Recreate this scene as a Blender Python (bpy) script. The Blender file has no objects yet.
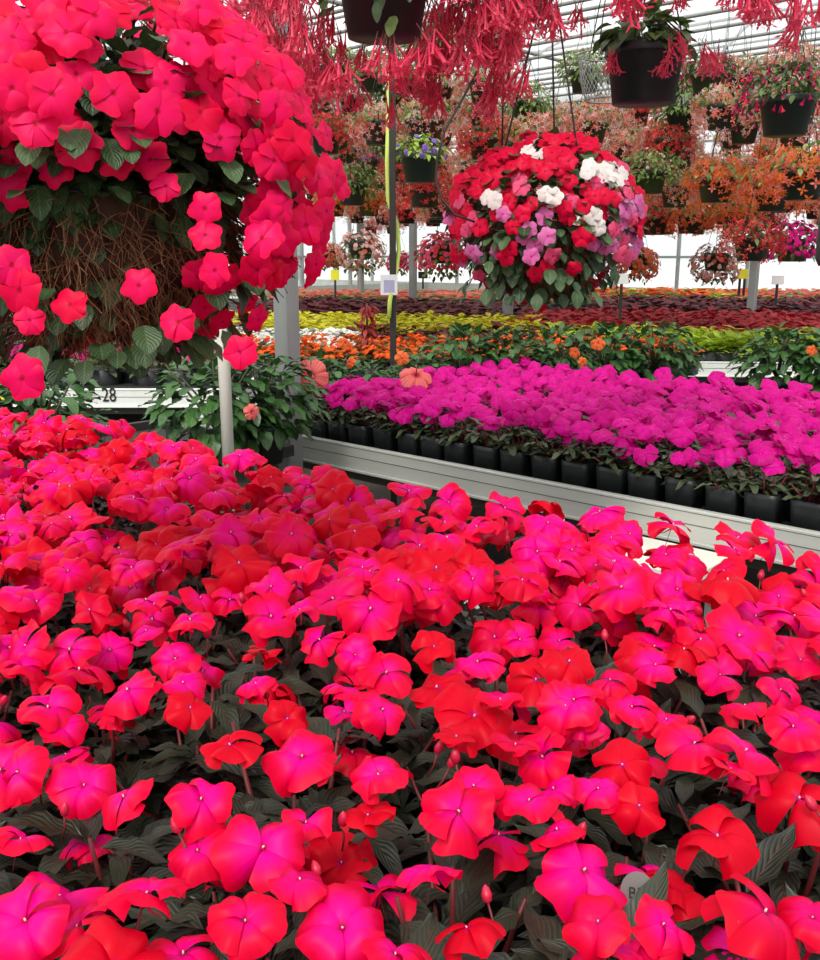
import bpy, math, random
import numpy as np
from mathutils import Vector, Matrix

random.seed(7)
rng = np.random.default_rng(7)
sc = bpy.context.scene
COL = sc.collection

# ------------------------------------------------------------------ camera, world, sun, exposure
CAM_H = 1.6
PITCH = math.atan(225 / 950.0)
CP, SP = math.cos(PITCH), math.sin(PITCH)
FPX = 950.0
cam_d = bpy.data.cameras.new('camera'); cam = bpy.data.objects.new('camera', cam_d); COL.objects.link(cam)
cam_d.sensor_fit = 'VERTICAL'; cam_d.sensor_height = 24.0; cam_d.lens = 24.0 * FPX / 960.0
cam_d.clip_start = 0.02; cam_d.clip_end = 500
cam.location = (0, 0, CAM_H); cam.rotation_euler = (math.pi / 2 - PITCH, 0, 0)
cam_d.dof.use_dof = False
sc.camera = cam

world = bpy.data.worlds.new('overcast_sky'); sc.world = world; world.use_nodes = True
wn = world.node_tree.nodes; wl = world.node_tree.links
bg = wn['Background']
tc = wn.new('ShaderNodeTexCoord'); sx = wn.new('ShaderNodeSeparateXYZ'); cr = wn.new('ShaderNodeValToRGB')
wl.new(tc.outputs['Generated'], sx.inputs[0]); wl.new(sx.outputs['Z'], cr.inputs[0])
cr.color_ramp.elements[0].position = 0.0; cr.color_ramp.elements[0].color = (0.80, 0.84, 0.84, 1)
cr.color_ramp.elements[1].position = 0.7; cr.color_ramp.elements[1].color = (1.0, 1.0, 1.0, 1)
wl.new(cr.outputs[0], bg.inputs['Color']); bg.inputs['Strength'].default_value = 1.25

sun_d = bpy.data.lights.new('sun', 'SUN'); sun = bpy.data.objects.new('sun', sun_d); COL.objects.link(sun)
sun_d.energy = 3.0; sun_d.angle = math.radians(16); sun_d.color = (1.0, 0.97, 0.93)
sun.rotation_euler = (math.radians(40), math.radians(-14), 0)

sc.view_settings.view_transform = 'Standard'; sc.view_settings.look = 'None'
sc.view_settings.exposure = 0.12; sc.view_settings.gamma = 1.0
sc.view_settings.use_curve_mapping = False
sc.cycles.max_bounces = 7; sc.cycles.diffuse_bounces = 3; sc.cycles.glossy_bounces = 2
sc.cycles.transmission_bounces = 4; sc.cycles.transparent_max_bounces = 10
sc.cycles.caustics_reflective = False; sc.cycles.caustics_refractive = False

# ------------------------------------------------------------------ view maths (only to survey real positions)
def ray(px, py):
    a = (px - 410) / FPX; b = (480 - py) / FPX
    return np.array([a, CP + b * SP, -SP + b * CP])
def at(px, py, t):
    r = ray(px, py) * t
    return Vector((r[0], r[1], CAM_H + r[2]))
def onh(px, py, h):
    r = ray(px, py); t = (h - CAM_H) / r[2]
    return Vector((r[0] * t, r[1] * t, h)), t
def project(p):
    y = p[1] * CP - (p[2] - CAM_H) * SP
    b = p[1] * SP + (p[2] - CAM_H) * CP
    if y <= 0.01: return (-9999, -9999, y)
    return (410 + FPX * p[0] / y, 480 - FPX * b / y, y)
U = Vector((0.735, -0.677, 0)).normalized()      # along the benches
N = Vector((0.677, 0.735, 0)).normalized()       # across the benches
def sn(s, n, z=0.0):
    v = U * s + N * n
    return Vector((v.x, v.y, z))
ROT_U = math.atan2(U.y, U.x)

# ------------------------------------------------------------------ materials
def new_mat(name):
    m = bpy.data.materials.new(name); m.use_nodes = True
    nt = m.node_tree; b = nt.nodes['Principled BSDF']
    return m, nt, b
def plain(name, col, rough=0.5, metal=0.0, noise=0.0, scale=20, spec=0.5, stretch=None, bump=0.0):
    m, nt, b = new_mat(name)
    b.inputs['Base Color'].default_value = (*col, 1); b.inputs['Roughness'].default_value = rough
    b.inputs['Metallic'].default_value = metal; b.inputs['Specular IOR Level'].default_value = spec
    if noise > 0:
        tcn = nt.nodes.new('ShaderNodeTexCoord'); mp = nt.nodes.new('ShaderNodeMapping')
        if stretch: mp.inputs['Scale'].default_value = stretch
        nz = nt.nodes.new('ShaderNodeTexNoise'); nz.inputs['Scale'].default_value = scale; nz.inputs['Detail'].default_value = 6
        mx = nt.nodes.new('ShaderNodeMix'); mx.data_type = 'RGBA'
        mx.inputs['A'].default_value = (*[c * (1 - noise) for c in col], 1)
        mx.inputs['B'].default_value = (*[min(1, c * (1 + noise)) for c in col], 1)
        nt.links.new(tcn.outputs['Object'], mp.inputs[0]); nt.links.new(mp.outputs[0], nz.inputs[0])
        nt.links.new(nz.outputs['Fac'], mx.inputs['Factor']); nt.links.new(mx.outputs['Result'], b.inputs['Base Color'])
        if bump:
            bp = nt.nodes.new('ShaderNodeBump'); bp.inputs['Strength'].default_value = bump
            nt.links.new(nz.outputs['Fac'], bp.inputs['Height']); nt.links.new(bp.outputs[0], b.inputs['Normal'])
    return m
def mixrgb(nt, fac, a, b, typ='MIX'):
    mx = nt.nodes.new('ShaderNodeMix'); mx.data_type = 'RGBA'; mx.blend_type = typ
    for k, v in (('Factor', fac), ('A', a), ('B', b)):
        if hasattr(v, 'is_output') or isinstance(v, bpy.types.NodeSocket): nt.links.new(v, mx.inputs[k])
        else: mx.inputs[k].default_value = v if k == 'Factor' else (*v, 1)
    return mx.outputs['Result']
def math_n(nt, op, a, b=0.0, clamp=False):
    n = nt.nodes.new('ShaderNodeMath'); n.operation = op; n.use_clamp = clamp
    for i, v in enumerate((a, b)):
        if isinstance(v, bpy.types.NodeSocket): nt.links.new(v, n.inputs[i])
        else: n.inputs[i].default_value = v
    return n.outputs[0]
def petal_mat(name, inner, outer, eye=None, alt=None, trans=0.28, rough=0.45, alt_bias=0.0, edge=0.55, sheen=0.0, streak=0.12, eye_r=.15):
    """petal: colour runs from the throat to the rim, with fine veins; every bloom varies a little"""
    m, nt, b = new_mat(name)
    uv = nt.nodes.new('ShaderNodeUVMap'); s = nt.nodes.new('ShaderNodeSeparateXYZ'); nt.links.new(uv.outputs[0], s.inputs[0])
    at_ = nt.nodes.new('ShaderNodeAttribute'); at_.attribute_name = 'rnd'
    oi = nt.nodes.new('ShaderNodeObjectInfo')
    rn = math_n(nt, 'FRACT', math_n(nt, 'ADD', at_.outputs['Fac'], oi.outputs['Random']))
    v = s.outputs['Y']
    f = math_n(nt, 'ADD', v, math_n(nt, 'MULTIPLY', math_n(nt, 'SUBTRACT', rn, 0.5), 0.5))
    mr = nt.nodes.new('ShaderNodeMapRange'); mr.interpolation_type = 'SMOOTHSTEP'
    nt.links.new(f, mr.inputs['Value']); mr.inputs['From Min'].default_value = edge - 0.3; mr.inputs['From Max'].default_value = edge + 0.45
    c = mixrgb(nt, mr.outputs[0], inner, outer)
    if alt:
        r2 = math_n(nt, 'ADD', oi.outputs['Random'], alt_bias)
        ar = nt.nodes.new('ShaderNodeMapRange'); nt.links.new(r2, ar.inputs['Value'])
        ar.inputs['From Min'].default_value = 0.55; ar.inputs['From Max'].default_value = 0.8
        c = mixrgb(nt, ar.outputs[0], c, alt)
    # fine radial veins
    w = math_n(nt, 'SINE', math_n(nt, 'MULTIPLY', s.outputs['X'], 38.0))
    w = math_n(nt, 'MULTIPLY', math_n(nt, 'ADD', w, 1.0), streak * 0.5)
    c = mixrgb(nt, w, c, tuple(x * 0.55 for x in outer))
    if eye:
        er = nt.nodes.new('ShaderNodeMapRange'); nt.links.new(v, er.inputs['Value'])
        er.inputs['From Min'].default_value = 0.04; er.inputs['From Max'].default_value = eye_r
        c = mixrgb(nt, er.outputs[0], eye, c)
    nt.links.new(c, b.inputs['Base Color'])
    b.inputs['Roughness'].default_value = rough; b.inputs['Specular IOR Level'].default_value = 0.14
    if sheen: b.inputs['Sheen Weight'].default_value = sheen
    tr = nt.nodes.new('ShaderNodeBsdfTranslucent'); nt.links.new(c, tr.inputs[0])
    ms = nt.nodes.new('ShaderNodeMixShader'); ms.inputs[0].default_value = trans
    nt.links.new(b.outputs[0], ms.inputs[1]); nt.links.new(tr.outputs[0], ms.inputs[2])
    nt.links.new(ms.outputs[0], nt.nodes['Material Output'].inputs[0])
    return m
def leaf_mat(name, dark, light, rib=None, rough=0.4, trans=0.15, spec=0.5, veins=True):
    m, nt, b = new_mat(name)
    uv = nt.nodes.new('ShaderNodeUVMap'); s = nt.nodes.new('ShaderNodeSeparateXYZ'); nt.links.new(uv.outputs[0], s.inputs[0])
    at_ = nt.nodes.new('ShaderNodeAttribute'); at_.attribute_name = 'rnd'
    c = mixrgb(nt, at_.outputs['Fac'], dark, light)
    au = math_n(nt, 'ABSOLUTE', math_n(nt, 'SUBTRACT', s.outputs['X'], 0.5))
    if veins:
        ph = math_n(nt, 'SUBTRACT', math_n(nt, 'MULTIPLY', s.outputs['Y'], 46.0), math_n(nt, 'MULTIPLY', au, 40.0))
        w = math_n(nt, 'SINE', ph)
        wv = math_n(nt, 'POWER', math_n(nt, 'ADD', math_n(nt, 'MULTIPLY', w, 0.5), 0.5), 6.0)
        c = mixrgb(nt, math_n(nt, 'MULTIPLY', wv, 0.35), c, tuple(min(1, x * 2.2) for x in light))
        bp = nt.nodes.new('ShaderNodeBump'); bp.inputs['Strength'].default_value = 0.25; bp.inputs['Distance'].default_value = 0.002
        nt.links.new(w, bp.inputs['Height']); nt.links.new(bp.outputs[0], b.inputs['Normal'])
    if rib:
        lt = math_n(nt, 'LESS_THAN', au, 0.035)
        c = mixrgb(nt, math_n(nt, 'MULTIPLY', lt, 0.7), c, rib)
    nt.links.new(c, b.inputs['Base Color']); b.inputs['Roughness'].default_value = rough; b.inputs['Specular IOR Level'].default_value = spec
    tr = nt.nodes.new('ShaderNodeBsdfTranslucent'); nt.links.new(c, tr.inputs[0])
    ms = nt.nodes.new('ShaderNodeMixShader'); ms.inputs[0].default_value = trans
    nt.links.new(b.outputs[0], ms.inputs[1]); nt.links.new(tr.outputs[0], ms.inputs[2])
    nt.links.new(ms.outputs[0], nt.nodes['Material Output'].inputs[0])
    return m

M = {}
M['ng_petal'] = petal_mat('new_guinea_petal', (0.95, 0.0, 0.30), (0.86, 0.0, 0.045), eye=(0.55, 0.0, 0.12), alt=(0.72, 0.0, 0.018), alt_bias=-0.02, edge=0.50)
M['magenta_petal'] = petal_mat('magenta_petal', (0.78, 0.0, 0.33), (0.64, 0.0, 0.23), eye=(0.5, 0.0, 0.15), edge=0.5)
M['rose_petal'] = petal_mat('rose_petal', (0.92, 0.004, 0.13), (0.90, 0.004, 0.08), eye=(0.5, 0.0, 0.02), alt=(0.80, 0.0, 0.045), alt_bias=-0.1, streak=0.06)
M['red_petal'] = petal_mat('crimson_petal', (0.80, 0.004, 0.06), (0.74, 0.004, 0.04), eye=(0.4, 0, 0.01), streak=0.06)
M['pink_petal'] = petal_mat('orchid_pink_petal', (0.85, 0.16, 0.48), (0.80, 0.22, 0.50), eye=(0.6, 0.02, 0.2))
M['rosepink_petal'] = petal_mat('rose_pink_petal', (0.88, 0.08, 0.22), (0.85, 0.12, 0.24), eye=(0.6, 0.02, 0.1))
M['white_petal'] = petal_mat('white_petal', (0.90, 0.84, 0.80), (0.92, 0.86, 0.82), eye=(0.8, 0.6, 0.5), streak=0.02)
M['coral_petal'] = petal_mat('coral_tube_petal', (0.86, 0.06, 0.15), (0.92, 0.15, 0.24), trans=0.4, streak=0.0)
M['coral_far'] = petal_mat('coral_begonia_petal', (0.95, 0.30, 0.22), (0.93, 0.24, 0.18), trans=0.5, streak=0.0)
M['orange_far'] = petal_mat('orange_begonia_petal', (0.97, 0.27, 0.05), (0.95, 0.18, 0.06), trans=0.5, streak=0.0)
M['red_far'] = petal_mat('scarlet_begonia_petal', (0.88, 0.05, 0.06), (0.90, 0.09, 0.09), trans=0.5, streak=0.0)
M['pinkwhite_far'] = petal_mat('blush_petal', (0.94, 0.70, 0.64), (0.92, 0.48, 0.46), trans=0.5, streak=0.0)
M['plum_far'] = petal_mat('plum_fuchsia_petal', (0.40, 0.0, 0.09), (0.55, 0.01, 0.10), trans=0.3, streak=0.0)
M['violet_far'] = petal_mat('violet_petal', (0.25, 0.13, 0.62), (0.35, 0.2, 0.7), trans=0.3, streak=0.0)
M['magenta_far'] = petal_mat('magenta_basket_petal', (0.75, 0.01, 0.28), (0.68, 0.01, 0.22), trans=0.35, streak=0.0)
M['hib_petal'] = petal_mat('hibiscus_petal', (0.88, 0.09, 0.11), (0.92, 0.20, 0.18), eye=(0.30, 0.0, 0.02), eye_r=.36, trans=0.2, streak=0.5, edge=0.4)
M['hib_orange'] = petal_mat('orange_hibiscus_petal', (0.90, 0.13, 0.03), (0.92, 0.22, 0.06), eye=(0.6, 0.0, 0.02), trans=0.25, streak=0.3)
M['orange_bed'] = petal_mat('orange_bedding_petal', (0.95, 0.20, 0.025), (0.93, 0.12, 0.02), trans=0.3, streak=0.0)
M['yellow_bed'] = leaf_mat('yellow_coleus_leaf', (0.52, 0.50, 0.01), (0.82, 0.74, 0.03), veins=False, trans=0.3, rough=0.6)
M['lime_bed'] = leaf_mat('lime_coleus_leaf', (0.34, 0.50, 0.02), (0.60, 0.74, 0.08), veins=False, trans=0.35, rough=0.6)
M['red_bed'] = leaf_mat('red_coleus_leaf', (0.30, 0.004, 0.012), (0.55, 0.02, 0.03), veins=False, trans=0.3, rough=0.6)
M['maroon_bed'] = leaf_mat('maroon_coleus_leaf', (0.06, 0.006, 0.012), (0.16, 0.012, 0.02), veins=False, trans=0.2, rough=0.6)
M['olive_bed'] = leaf_mat('olive_coleus_leaf', (0.07, 0.09, 0.02), (0.17, 0.20, 0.05), veins=False, trans=0.2, rough=0.6)
M['white_bed'] = petal_mat('white_bedding_petal', (0.9, 0.87, 0.8), (0.92, 0.9, 0.85), trans=0.2, streak=0.0)
M['ng_leaf'] = leaf_mat('bronze_green_leaf', (0.009, 0.012, 0.007), (0.036, 0.046, 0.026), rib=(0.07, 0.03, 0.02), rough=0.40, trans=0.06)
M['mg_leaf'] = leaf_mat('deep_green_leaf', (0.02, 0.038, 0.014), (0.085, 0.12, 0.05), rib=(0.14, 0.08, 0.05), rough=0.42, trans=0.1)
M['walleriana_leaf'] = leaf_mat('soft_green_leaf', (0.016, 0.04, 0.015), (0.07, 0.13, 0.045), rib=(0.12, 0.2, 0.08), rough=0.45, trans=0.15)
M['hib_leaf'] = leaf_mat('hibiscus_leaf', (0.02, 0.07, 0.018), (0.07, 0.17, 0.04), rib=(0.12, 0.25, 0.06), rough=0.33, trans=0.15, spec=0.6)
M['far_leaf'] = leaf_mat('basket_leaf', (0.10, 0.19, 0.04), (0.34, 0.46, 0.14), veins=False, trans=0.35, rough=0.5)
M['dark_leaf'] = leaf_mat('dark_basket_leaf', (0.04, 0.08, 0.025), (0.17, 0.24, 0.07), veins=False, trans=0.25, rough=0.5)
M['lime_leaf'] = leaf_mat('lime_basket_leaf', (0.28, 0.45, 0.04), (0.50, 0.68, 0.12), veins=False, trans=0.3, rough=0.5)
M['red_leaf'] = leaf_mat('red_stem_leaf', (0.25, 0.01, 0.01), (0.45, 0.04, 0.03), veins=False, trans=0.2, rough=0.5)
M['stem'] = plain('green_stem', (0.06, 0.06, 0.025), 0.5)
M['red_stem'] = plain('reddish_stem', (0.16, 0.02, 0.02), 0.5)
M['bud'] = plain('flower_bud', (0.55, 0.01, 0.05), 0.4)
M['pistil'] = plain('cream_pistil', (0.8, 0.55, 0.45), 0.5)
M['black_pot'] = plain('black_plastic', (0.018, 0.022, 0.022), 0.45, noise=0.3, scale=30)
M['green_pot'] = plain('dark_green_plastic', (0.028, 0.045, 0.038), 0.42, noise=0.2, scale=15)
M['soil'] = plain('potting_soil', (0.02, 0.014, 0.01), 0.95, noise=0.6, scale=80, bump=0.5)
M['moss'] = plain('coir_fibre', (0.055, 0.024, 0.012), 0.9, noise=0.5, scale=60, bump=0.8)
M['fibre'] = plain('loose_coir_strand', (0.24, 0.11, 0.05), 0.9)
M['galv'] = plain('galvanised_steel', (0.27, 0.28, 0.27), 0.55, metal=0.25, noise=0.22, scale=14, stretch=(1, 1, 0.25))
M['alu'] = plain('weathered_aluminium', (0.60, 0.61, 0.56), 0.5, metal=0.3, noise=0.16, scale=9, stretch=(0.25, 1, 3))
M['whitealu'] = plain('pale_bench_rail', (0.82, 0.84, 0.78), 0.55, noise=0.10, scale=6)
M['groove'] = plain('rail_groove', (0.16, 0.16, 0.15), 0.7)
M['pvc'] = plain('cream_pvc', (0.80, 0.78, 0.68), 0.35, noise=0.06, scale=8)
M['wire'] = plain('black_wire', (0.01, 0.01, 0.01), 0.5)
M['darkmetal'] = plain('dark_brown_metal', (0.03, 0.024, 0.02), 0.6)
M['benchmesh'] = plain('dark_bench_mesh', (0.02, 0.02, 0.018), 0.8, noise=0.4, scale=40)
M['cream'] = plain('pale_floor_cream', (0.78, 0.75, 0.66), 0.6, noise=0.05, scale=8)
M['floor'] = plain('dark_gravel', (0.085, 0.072, 0.058), 0.95, noise=0.55, scale=35, bump=0.9)
M['outground'] = plain('pale_gravel_outside', (0.60, 0.60, 0.58), 0.9, noise=0.1, scale=3)
M['duct'] = plain('white_air_duct', (0.75, 0.77, 0.78), 0.4, noise=0.05, scale=5)
M['card'] = plain('white_card', (0.80, 0.79, 0.80), 0.5)
M['cardink'] = plain('faint_violet_print', (0.45, 0.40, 0.58), 0.5)
M['yellowcard'] = plain('yellow_card', (0.80, 0.75, 0.03), 0.5)
M['hose'] = plain('yellow_green_tape', (0.55, 0.66, 0.12), 0.5, noise=0.15, scale=10)
M['ink'] = plain('black_ink', (0.01, 0.01, 0.01), 0.6)
M['tag'] = plain('grey_plant_tag', (0.17, 0.15, 0.14), 0.5)
M['greyplastic'] = plain('grey_net_plastic', (0.30, 0.30, 0.28), 0.6)
M['concrete'] = plain('wall_base', (0.35, 0.36, 0.32), 0.9, noise=0.2, scale=4)
def film_mat():
    m = bpy.data.materials.new('greenhouse_film'); m.use_nodes = True; nt = m.node_tree; nt.nodes.clear()
    o = nt.nodes.new('ShaderNodeOutputMaterial'); t = nt.nodes.new('ShaderNodeBsdfTransparent'); t.inputs[0].default_value = (0.97, 0.98, 0.98, 1)
    tl = nt.nodes.new('ShaderNodeBsdfTranslucent'); tl.inputs[0].default_value = (0.95, 0.97, 0.97, 1)
    ms = nt.nodes.new('ShaderNodeMixShader'); ms.inputs[0].default_value = 0.22
    nt.links.new(t.outputs[0], ms.inputs[1]); nt.links.new(tl.outputs[0], ms.inputs[2]); nt.links.new(ms.outputs[0], o.inputs[0])
    return m
M['film'] = film_mat()

# ------------------------------------------------------------------ mesh kit
class Kit:
    def __init__(self): self.v = []; self.uv = []; self.r = []; self.f = []; self.m = []; self.n = 0; self.mats = []
    def mi(self, mat):
        if mat not in self.mats: self.mats.append(mat)
        return self.mats.index(mat)
    def add(self, t, mat, R=None, pos=(0, 0, 0), s=1.0, rnd=0.5):
        v, f, uv = t
        w = v * s
        if R is not None: w = w @ R.T
        w = w + np.asarray(pos, float)
        self.v.append(w); self.uv.append(uv); self.r.append(np.full(len(v), rnd))
        k = self.mi(mat)
        self.f.append(f + self.n); self.m.append(np.full(len(f), k)); self.n += len(v)
    def mesh(self, name, smooth=True):
        me = bpy.data.meshes.new(name)
        if not self.v: return me
        V = np.concatenate(self.v); UVv = np.concatenate(self.uv); Rn = np.concatenate(self.r)
        F4 = np.concatenate(self.f); Mi = np.concatenate(self.m)
        me.vertices.add(len(V)); me.vertices.foreach_set('co', V.astype(np.float32).ravel())
        tri = F4[:, 2] == F4[:, 3]
        cnt = np.where(tri, 3, 4); starts = np.concatenate([[0], np.cumsum(cnt)[:-1]])
        keep = np.ones((len(F4), 4), bool); keep[tri, 3] = False
        L = F4[keep]
        me.loops.add(len(L)); me.loops.foreach_set('vertex_index', L.astype(np.int32))
        me.polygons.add(len(F4)); me.polygons.foreach_set('loop_start', starts.astype(np.int32))
        me.polygons.foreach_set('material_index', Mi.astype(np.int32))
        me.polygons.foreach_set('use_smooth', np.full(len(F4), smooth))
        me.update(calc_edges=True)
        uvl = me.uv_layers.new(name='UVMap'); uvl.data.foreach_set('uv', UVv[L].astype(np.float32).ravel())
        a = me.attributes.new('rnd', 'FLOAT', 'POINT'); a.data.foreach_set('value', Rn.astype(np.float32))
        for mt in self.mats: me.materials.append(M[mt] if isinstance(mt, str) else mt)
        me.validate()
        return me
    def obj(self, name, parent=None, smooth=True, loc=None):
        o = bpy.data.objects.new(name, self.mesh(name, smooth)); COL.objects.link(o)
        if parent: o.parent = parent
        if loc is not None: o.location = loc
        return o
def inst(name, mesh, parent=None, loc=(0, 0, 0), rot=(0, 0, 0), s=1.0):
    o = bpy.data.objects.new(name, mesh); COL.objects.link(o)
    if parent: o.parent = parent
    o.location = loc; o.rotation_euler = rot; o.scale = (s, s, s) if not hasattr(s, '__len__') else s
    return o
def tag(o, label=None, cat=None, group=None, kind=None):
    if label: o['label'] = label
    if cat: o['category'] = cat
    if group: o['group'] = group
    if kind: o['kind'] = kind
    return o
def empty(name, loc=(0, 0, 0), rz=0.0, s=1.0):
    o = bpy.data.objects.new(name, None); COL.objects.link(o); o.location = loc; o.rotation_euler = (0, 0, rz); o.scale = (s, s, s)
    o.empty_display_size = 0.05
    return o
def copy_tree(o, parent=None):
    c = o.copy(); COL.objects.link(c)
    if parent: c.parent = parent
    for ch in list(o.children): copy_tree(ch, c)
    return c

def grid_faces(nu, nv):
    i, j = np.meshgrid(np.arange(nu - 1), np.arange(nv - 1), indexing='ij')
    a = (i * nv + j).ravel()
    return np.stack([a, a + nv, a + nv + 1, a + 1], 1)
def petal(L=1.0, W=0.55, notch=0.08, cup=0.15, droop=0.0, ripple=0.05, side=0.4, nu=7, nv=6, ph=0.0, p=0.85, arch=0.0):
    a = np.linspace(-1, 1, nu)[:, None]; r = np.linspace(0.0, 1, nv)[None, :]
    aa = np.broadcast_to(a, (nu, nv)); rr = np.broadcast_to(r, (nu, nv))
    x = W * rr ** p * np.sin(aa * math.pi / 2)
    y = L * rr * (1 - side * np.abs(aa) ** 2.5 - notch * np.exp(-(aa / 0.28) ** 2) * rr ** 2)
    z = cup * rr * (1 - rr * 0.5) - droop * rr ** 2.2 + ripple * np.sin(aa * 5 + ph) * rr ** 2 + (0.10 - arch) * aa ** 2 * rr * W
    v = np.stack([x, y, z], -1).reshape(-1, 3)
    uv = np.stack([(aa + 1) / 2, rr], -1).reshape(-1, 2)
    return v, grid_faces(nu, nv), uv
def leaf(L=1.0, W=0.35, fold=0.25, droop=0.3, nu=5, nv=7, peak=0.42, wave=0.0):
    a = np.linspace(-1, 1, nu)[:, None]; r = np.linspace(0.0, 1, nv)[None, :]
    aa = np.broadcast_to(a, (nu, nv)); rr = np.broadcast_to(r, (nu, nv))
    q = rr ** (math.log(0.5) / math.log(peak))
    w = W * 0.5 * np.sin(math.pi * q) ** 0.85 + 0.004
    x = aa * w; y = L * (rr - 0.18 * droop * rr ** 2)
    z = fold * np.abs(aa) * w - droop * L * 0.6 * rr ** 2 + wave * L * np.sin(rr * 14) * np.abs(aa) * 0.05
    v = np.stack([x, y, z], -1).reshape(-1, 3)
    uv = np.stack([(aa + 1) / 2, rr], -1).reshape(-1, 2)
    return v, grid_faces(nu, nv), uv
def tube(pts, rad, k=6, cap=True):
    pts = np.asarray(pts, float); n = len(pts); rad = np.broadcast_to(np.asarray(rad, float), (n,))
    T = np.gradient(pts, axis=0); T /= np.linalg.norm(T, axis=1)[:, None] + 1e-9
    ref = np.array([0, 0, 1.0]) if abs(T[0][2]) < 0.9 else np.array([1.0, 0, 0])
    A = np.cross(T, ref); A /= np.linalg.norm(A, axis=1)[:, None] + 1e-9
    B = np.cross(T, A)
    th = np.linspace(0, 2 * math.pi, k, endpoint=False)
    v = (pts[:, None, :] + rad[:, None, None] * (np.cos(th)[None, :, None] * A[:, None, :] + np.sin(th)[None, :, None] * B[:, None, :])).reshape(-1, 3)
    f = []
    for i in range(n - 1):
        for j in range(k):
            f.append([i * k + j, i * k + (j + 1) % k, (i + 1) * k + (j + 1) % k, (i + 1) * k + j])
    uv = np.zeros((len(v), 2)); uv[:, 1] = np.repeat(np.linspace(0, 1, n), k)
    if cap:
        v = np.vstack([v, pts[0], pts[-1]]); uv = np.vstack([uv, [0, 0], [0, 1]])
        c0, c1 = n * k, n * k + 1
        for j in range(k):
            f.append([c0, (j + 1) % k, j, j]); b0 = (n - 1) * k
            f.append([c1, b0 + j, b0 + (j + 1) % k, b0 + (j + 1) % k])
    return v, np.array(f), uv
def lathe(prof, k=24, sq=0.0):
    """profile (r, z) list turned round z; sq > 0 squares the section"""
    th = np.linspace(0, 2 * math.pi, k, endpoint=False)
    if sq:
        p = 2 + sq * 8; rr = (np.abs(np.cos(th)) ** p + np.abs(np.sin(th)) ** p) ** (-1 / p)
    else: rr = np.ones(k)
    v = np.array([[r * rr[j] * math.cos(th[j]), r * rr[j] * math.sin(th[j]), z] for r, z in prof for j in range(k)])
    f = [[i * k + j, i * k + (j + 1) % k, (i + 1) * k + (j + 1) % k, (i + 1) * k + j] for i in range(len(prof) - 1) for j in range(k)]
    uv = np.zeros((len(v), 2))
    return v, np.array(f), uv
def box(x0, x1, y0, y1, z0, z1, bev=0.0):
    if bev <= 0:
        v = np.array([[x, y, z] for x in (x0, x1) for y in (y0, y1) for z in (z0, z1)], float)
        f = np.array([[0, 1, 3, 2], [4, 6, 7, 5], [0, 4, 5, 1], [2, 3, 7, 6], [0, 2, 6, 4], [1, 5, 7, 3]])
        return v, f, np.zeros((8, 2))
    vs, fs = [], []
    b = bev
    X, Y, Z = (x0, x1), (y0, y1), (z0, z1)
    idx = {}
    for i in (0, 1):
        for j in (0, 1):
            for k in (0, 1):
                c = [X[i], Y[j], Z[k]]; d = [b if i == 0 else -b, b if j == 0 else -b, b if k == 0 else -b]
                for ax in range(3):
                    p = [c[q] + (d[q] if q != ax else 0) for q in range(3)]
                    idx[(i, j, k, ax)] = len(vs); vs.append(p)
    for ax in range(3):
        o = [q for q in range(3) if q != ax]
        for s_ in (0, 1):
            q4 = []
            for (p_, q_) in ((0, 0), (1, 0), (1, 1), (0, 1)):
                key = [0, 0, 0]; key[ax] = s_; key[o[0]] = p_; key[o[1]] = q_
                q4.append(idx[(*key, ax)])
            fs.append(q4)
    for ax in range(3):       # edges along ax
        o = [q for q in range(3) if q != ax]
        for p_ in (0, 1):
            for q_ in (0, 1):
                k0 = [0, 0, 0]; k0[o[0]] = p_; k0[o[1]] = q_; k1 = list(k0); k1[ax] = 1
                fs.append([idx[(*k0, o[0])], idx[(*k1, o[0])], idx[(*k1, o[1])], idx[(*k0, o[1])]])
    for i in (0, 1):
        for j in (0, 1):
            for k in (0, 1): fs.append([idx[(i, j, k, 0)], idx[(i, j, k, 1)], idx[(i, j, k, 2)], idx[(i, j, k, 2)]])
    return np.array(vs, float), np.array(fs), np.zeros((len(vs), 2))
def frame(y, up=(0, 0, 1)):
    """rotation whose local +Y points along y and local +Z near up"""
    y = np.asarray(y, float); y = y / np.linalg.norm(y); up = np.asarray(up, float)
    x = np.cross(y, up)
    if np.linalg.norm(x) < 1e-4: x = np.array([1.0, 0, 0])
    x /= np.linalg.norm(x); z = np.cross(x, y)
    return np.stack([x, y, z], 1)
def rotz(a): c, s = math.cos(a), math.sin(a); return np.array([[c, -s, 0], [s, c, 0], [0, 0, 1.0]])
def align_z(nrm, spin=0.0):
    z = np.asarray(nrm, float); z = z / np.linalg.norm(z)
    h = np.array([0, 0, 1.0]) if abs(z[2]) < 0.95 else np.array([0, 1.0, 0])
    x = np.cross(h, z); x /= np.linalg.norm(x); y = np.cross(z, x)
    return np.stack([x, y, z], 1) @ rotz(spin)
def euler_of(R): return Matrix(R.tolist()).to_euler()
def unit(v): v = np.asarray(v, float); return v / np.linalg.norm(v)
def rr(a, b): return random.uniform(a, b)
TUP = (0, 0, 1)

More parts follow.
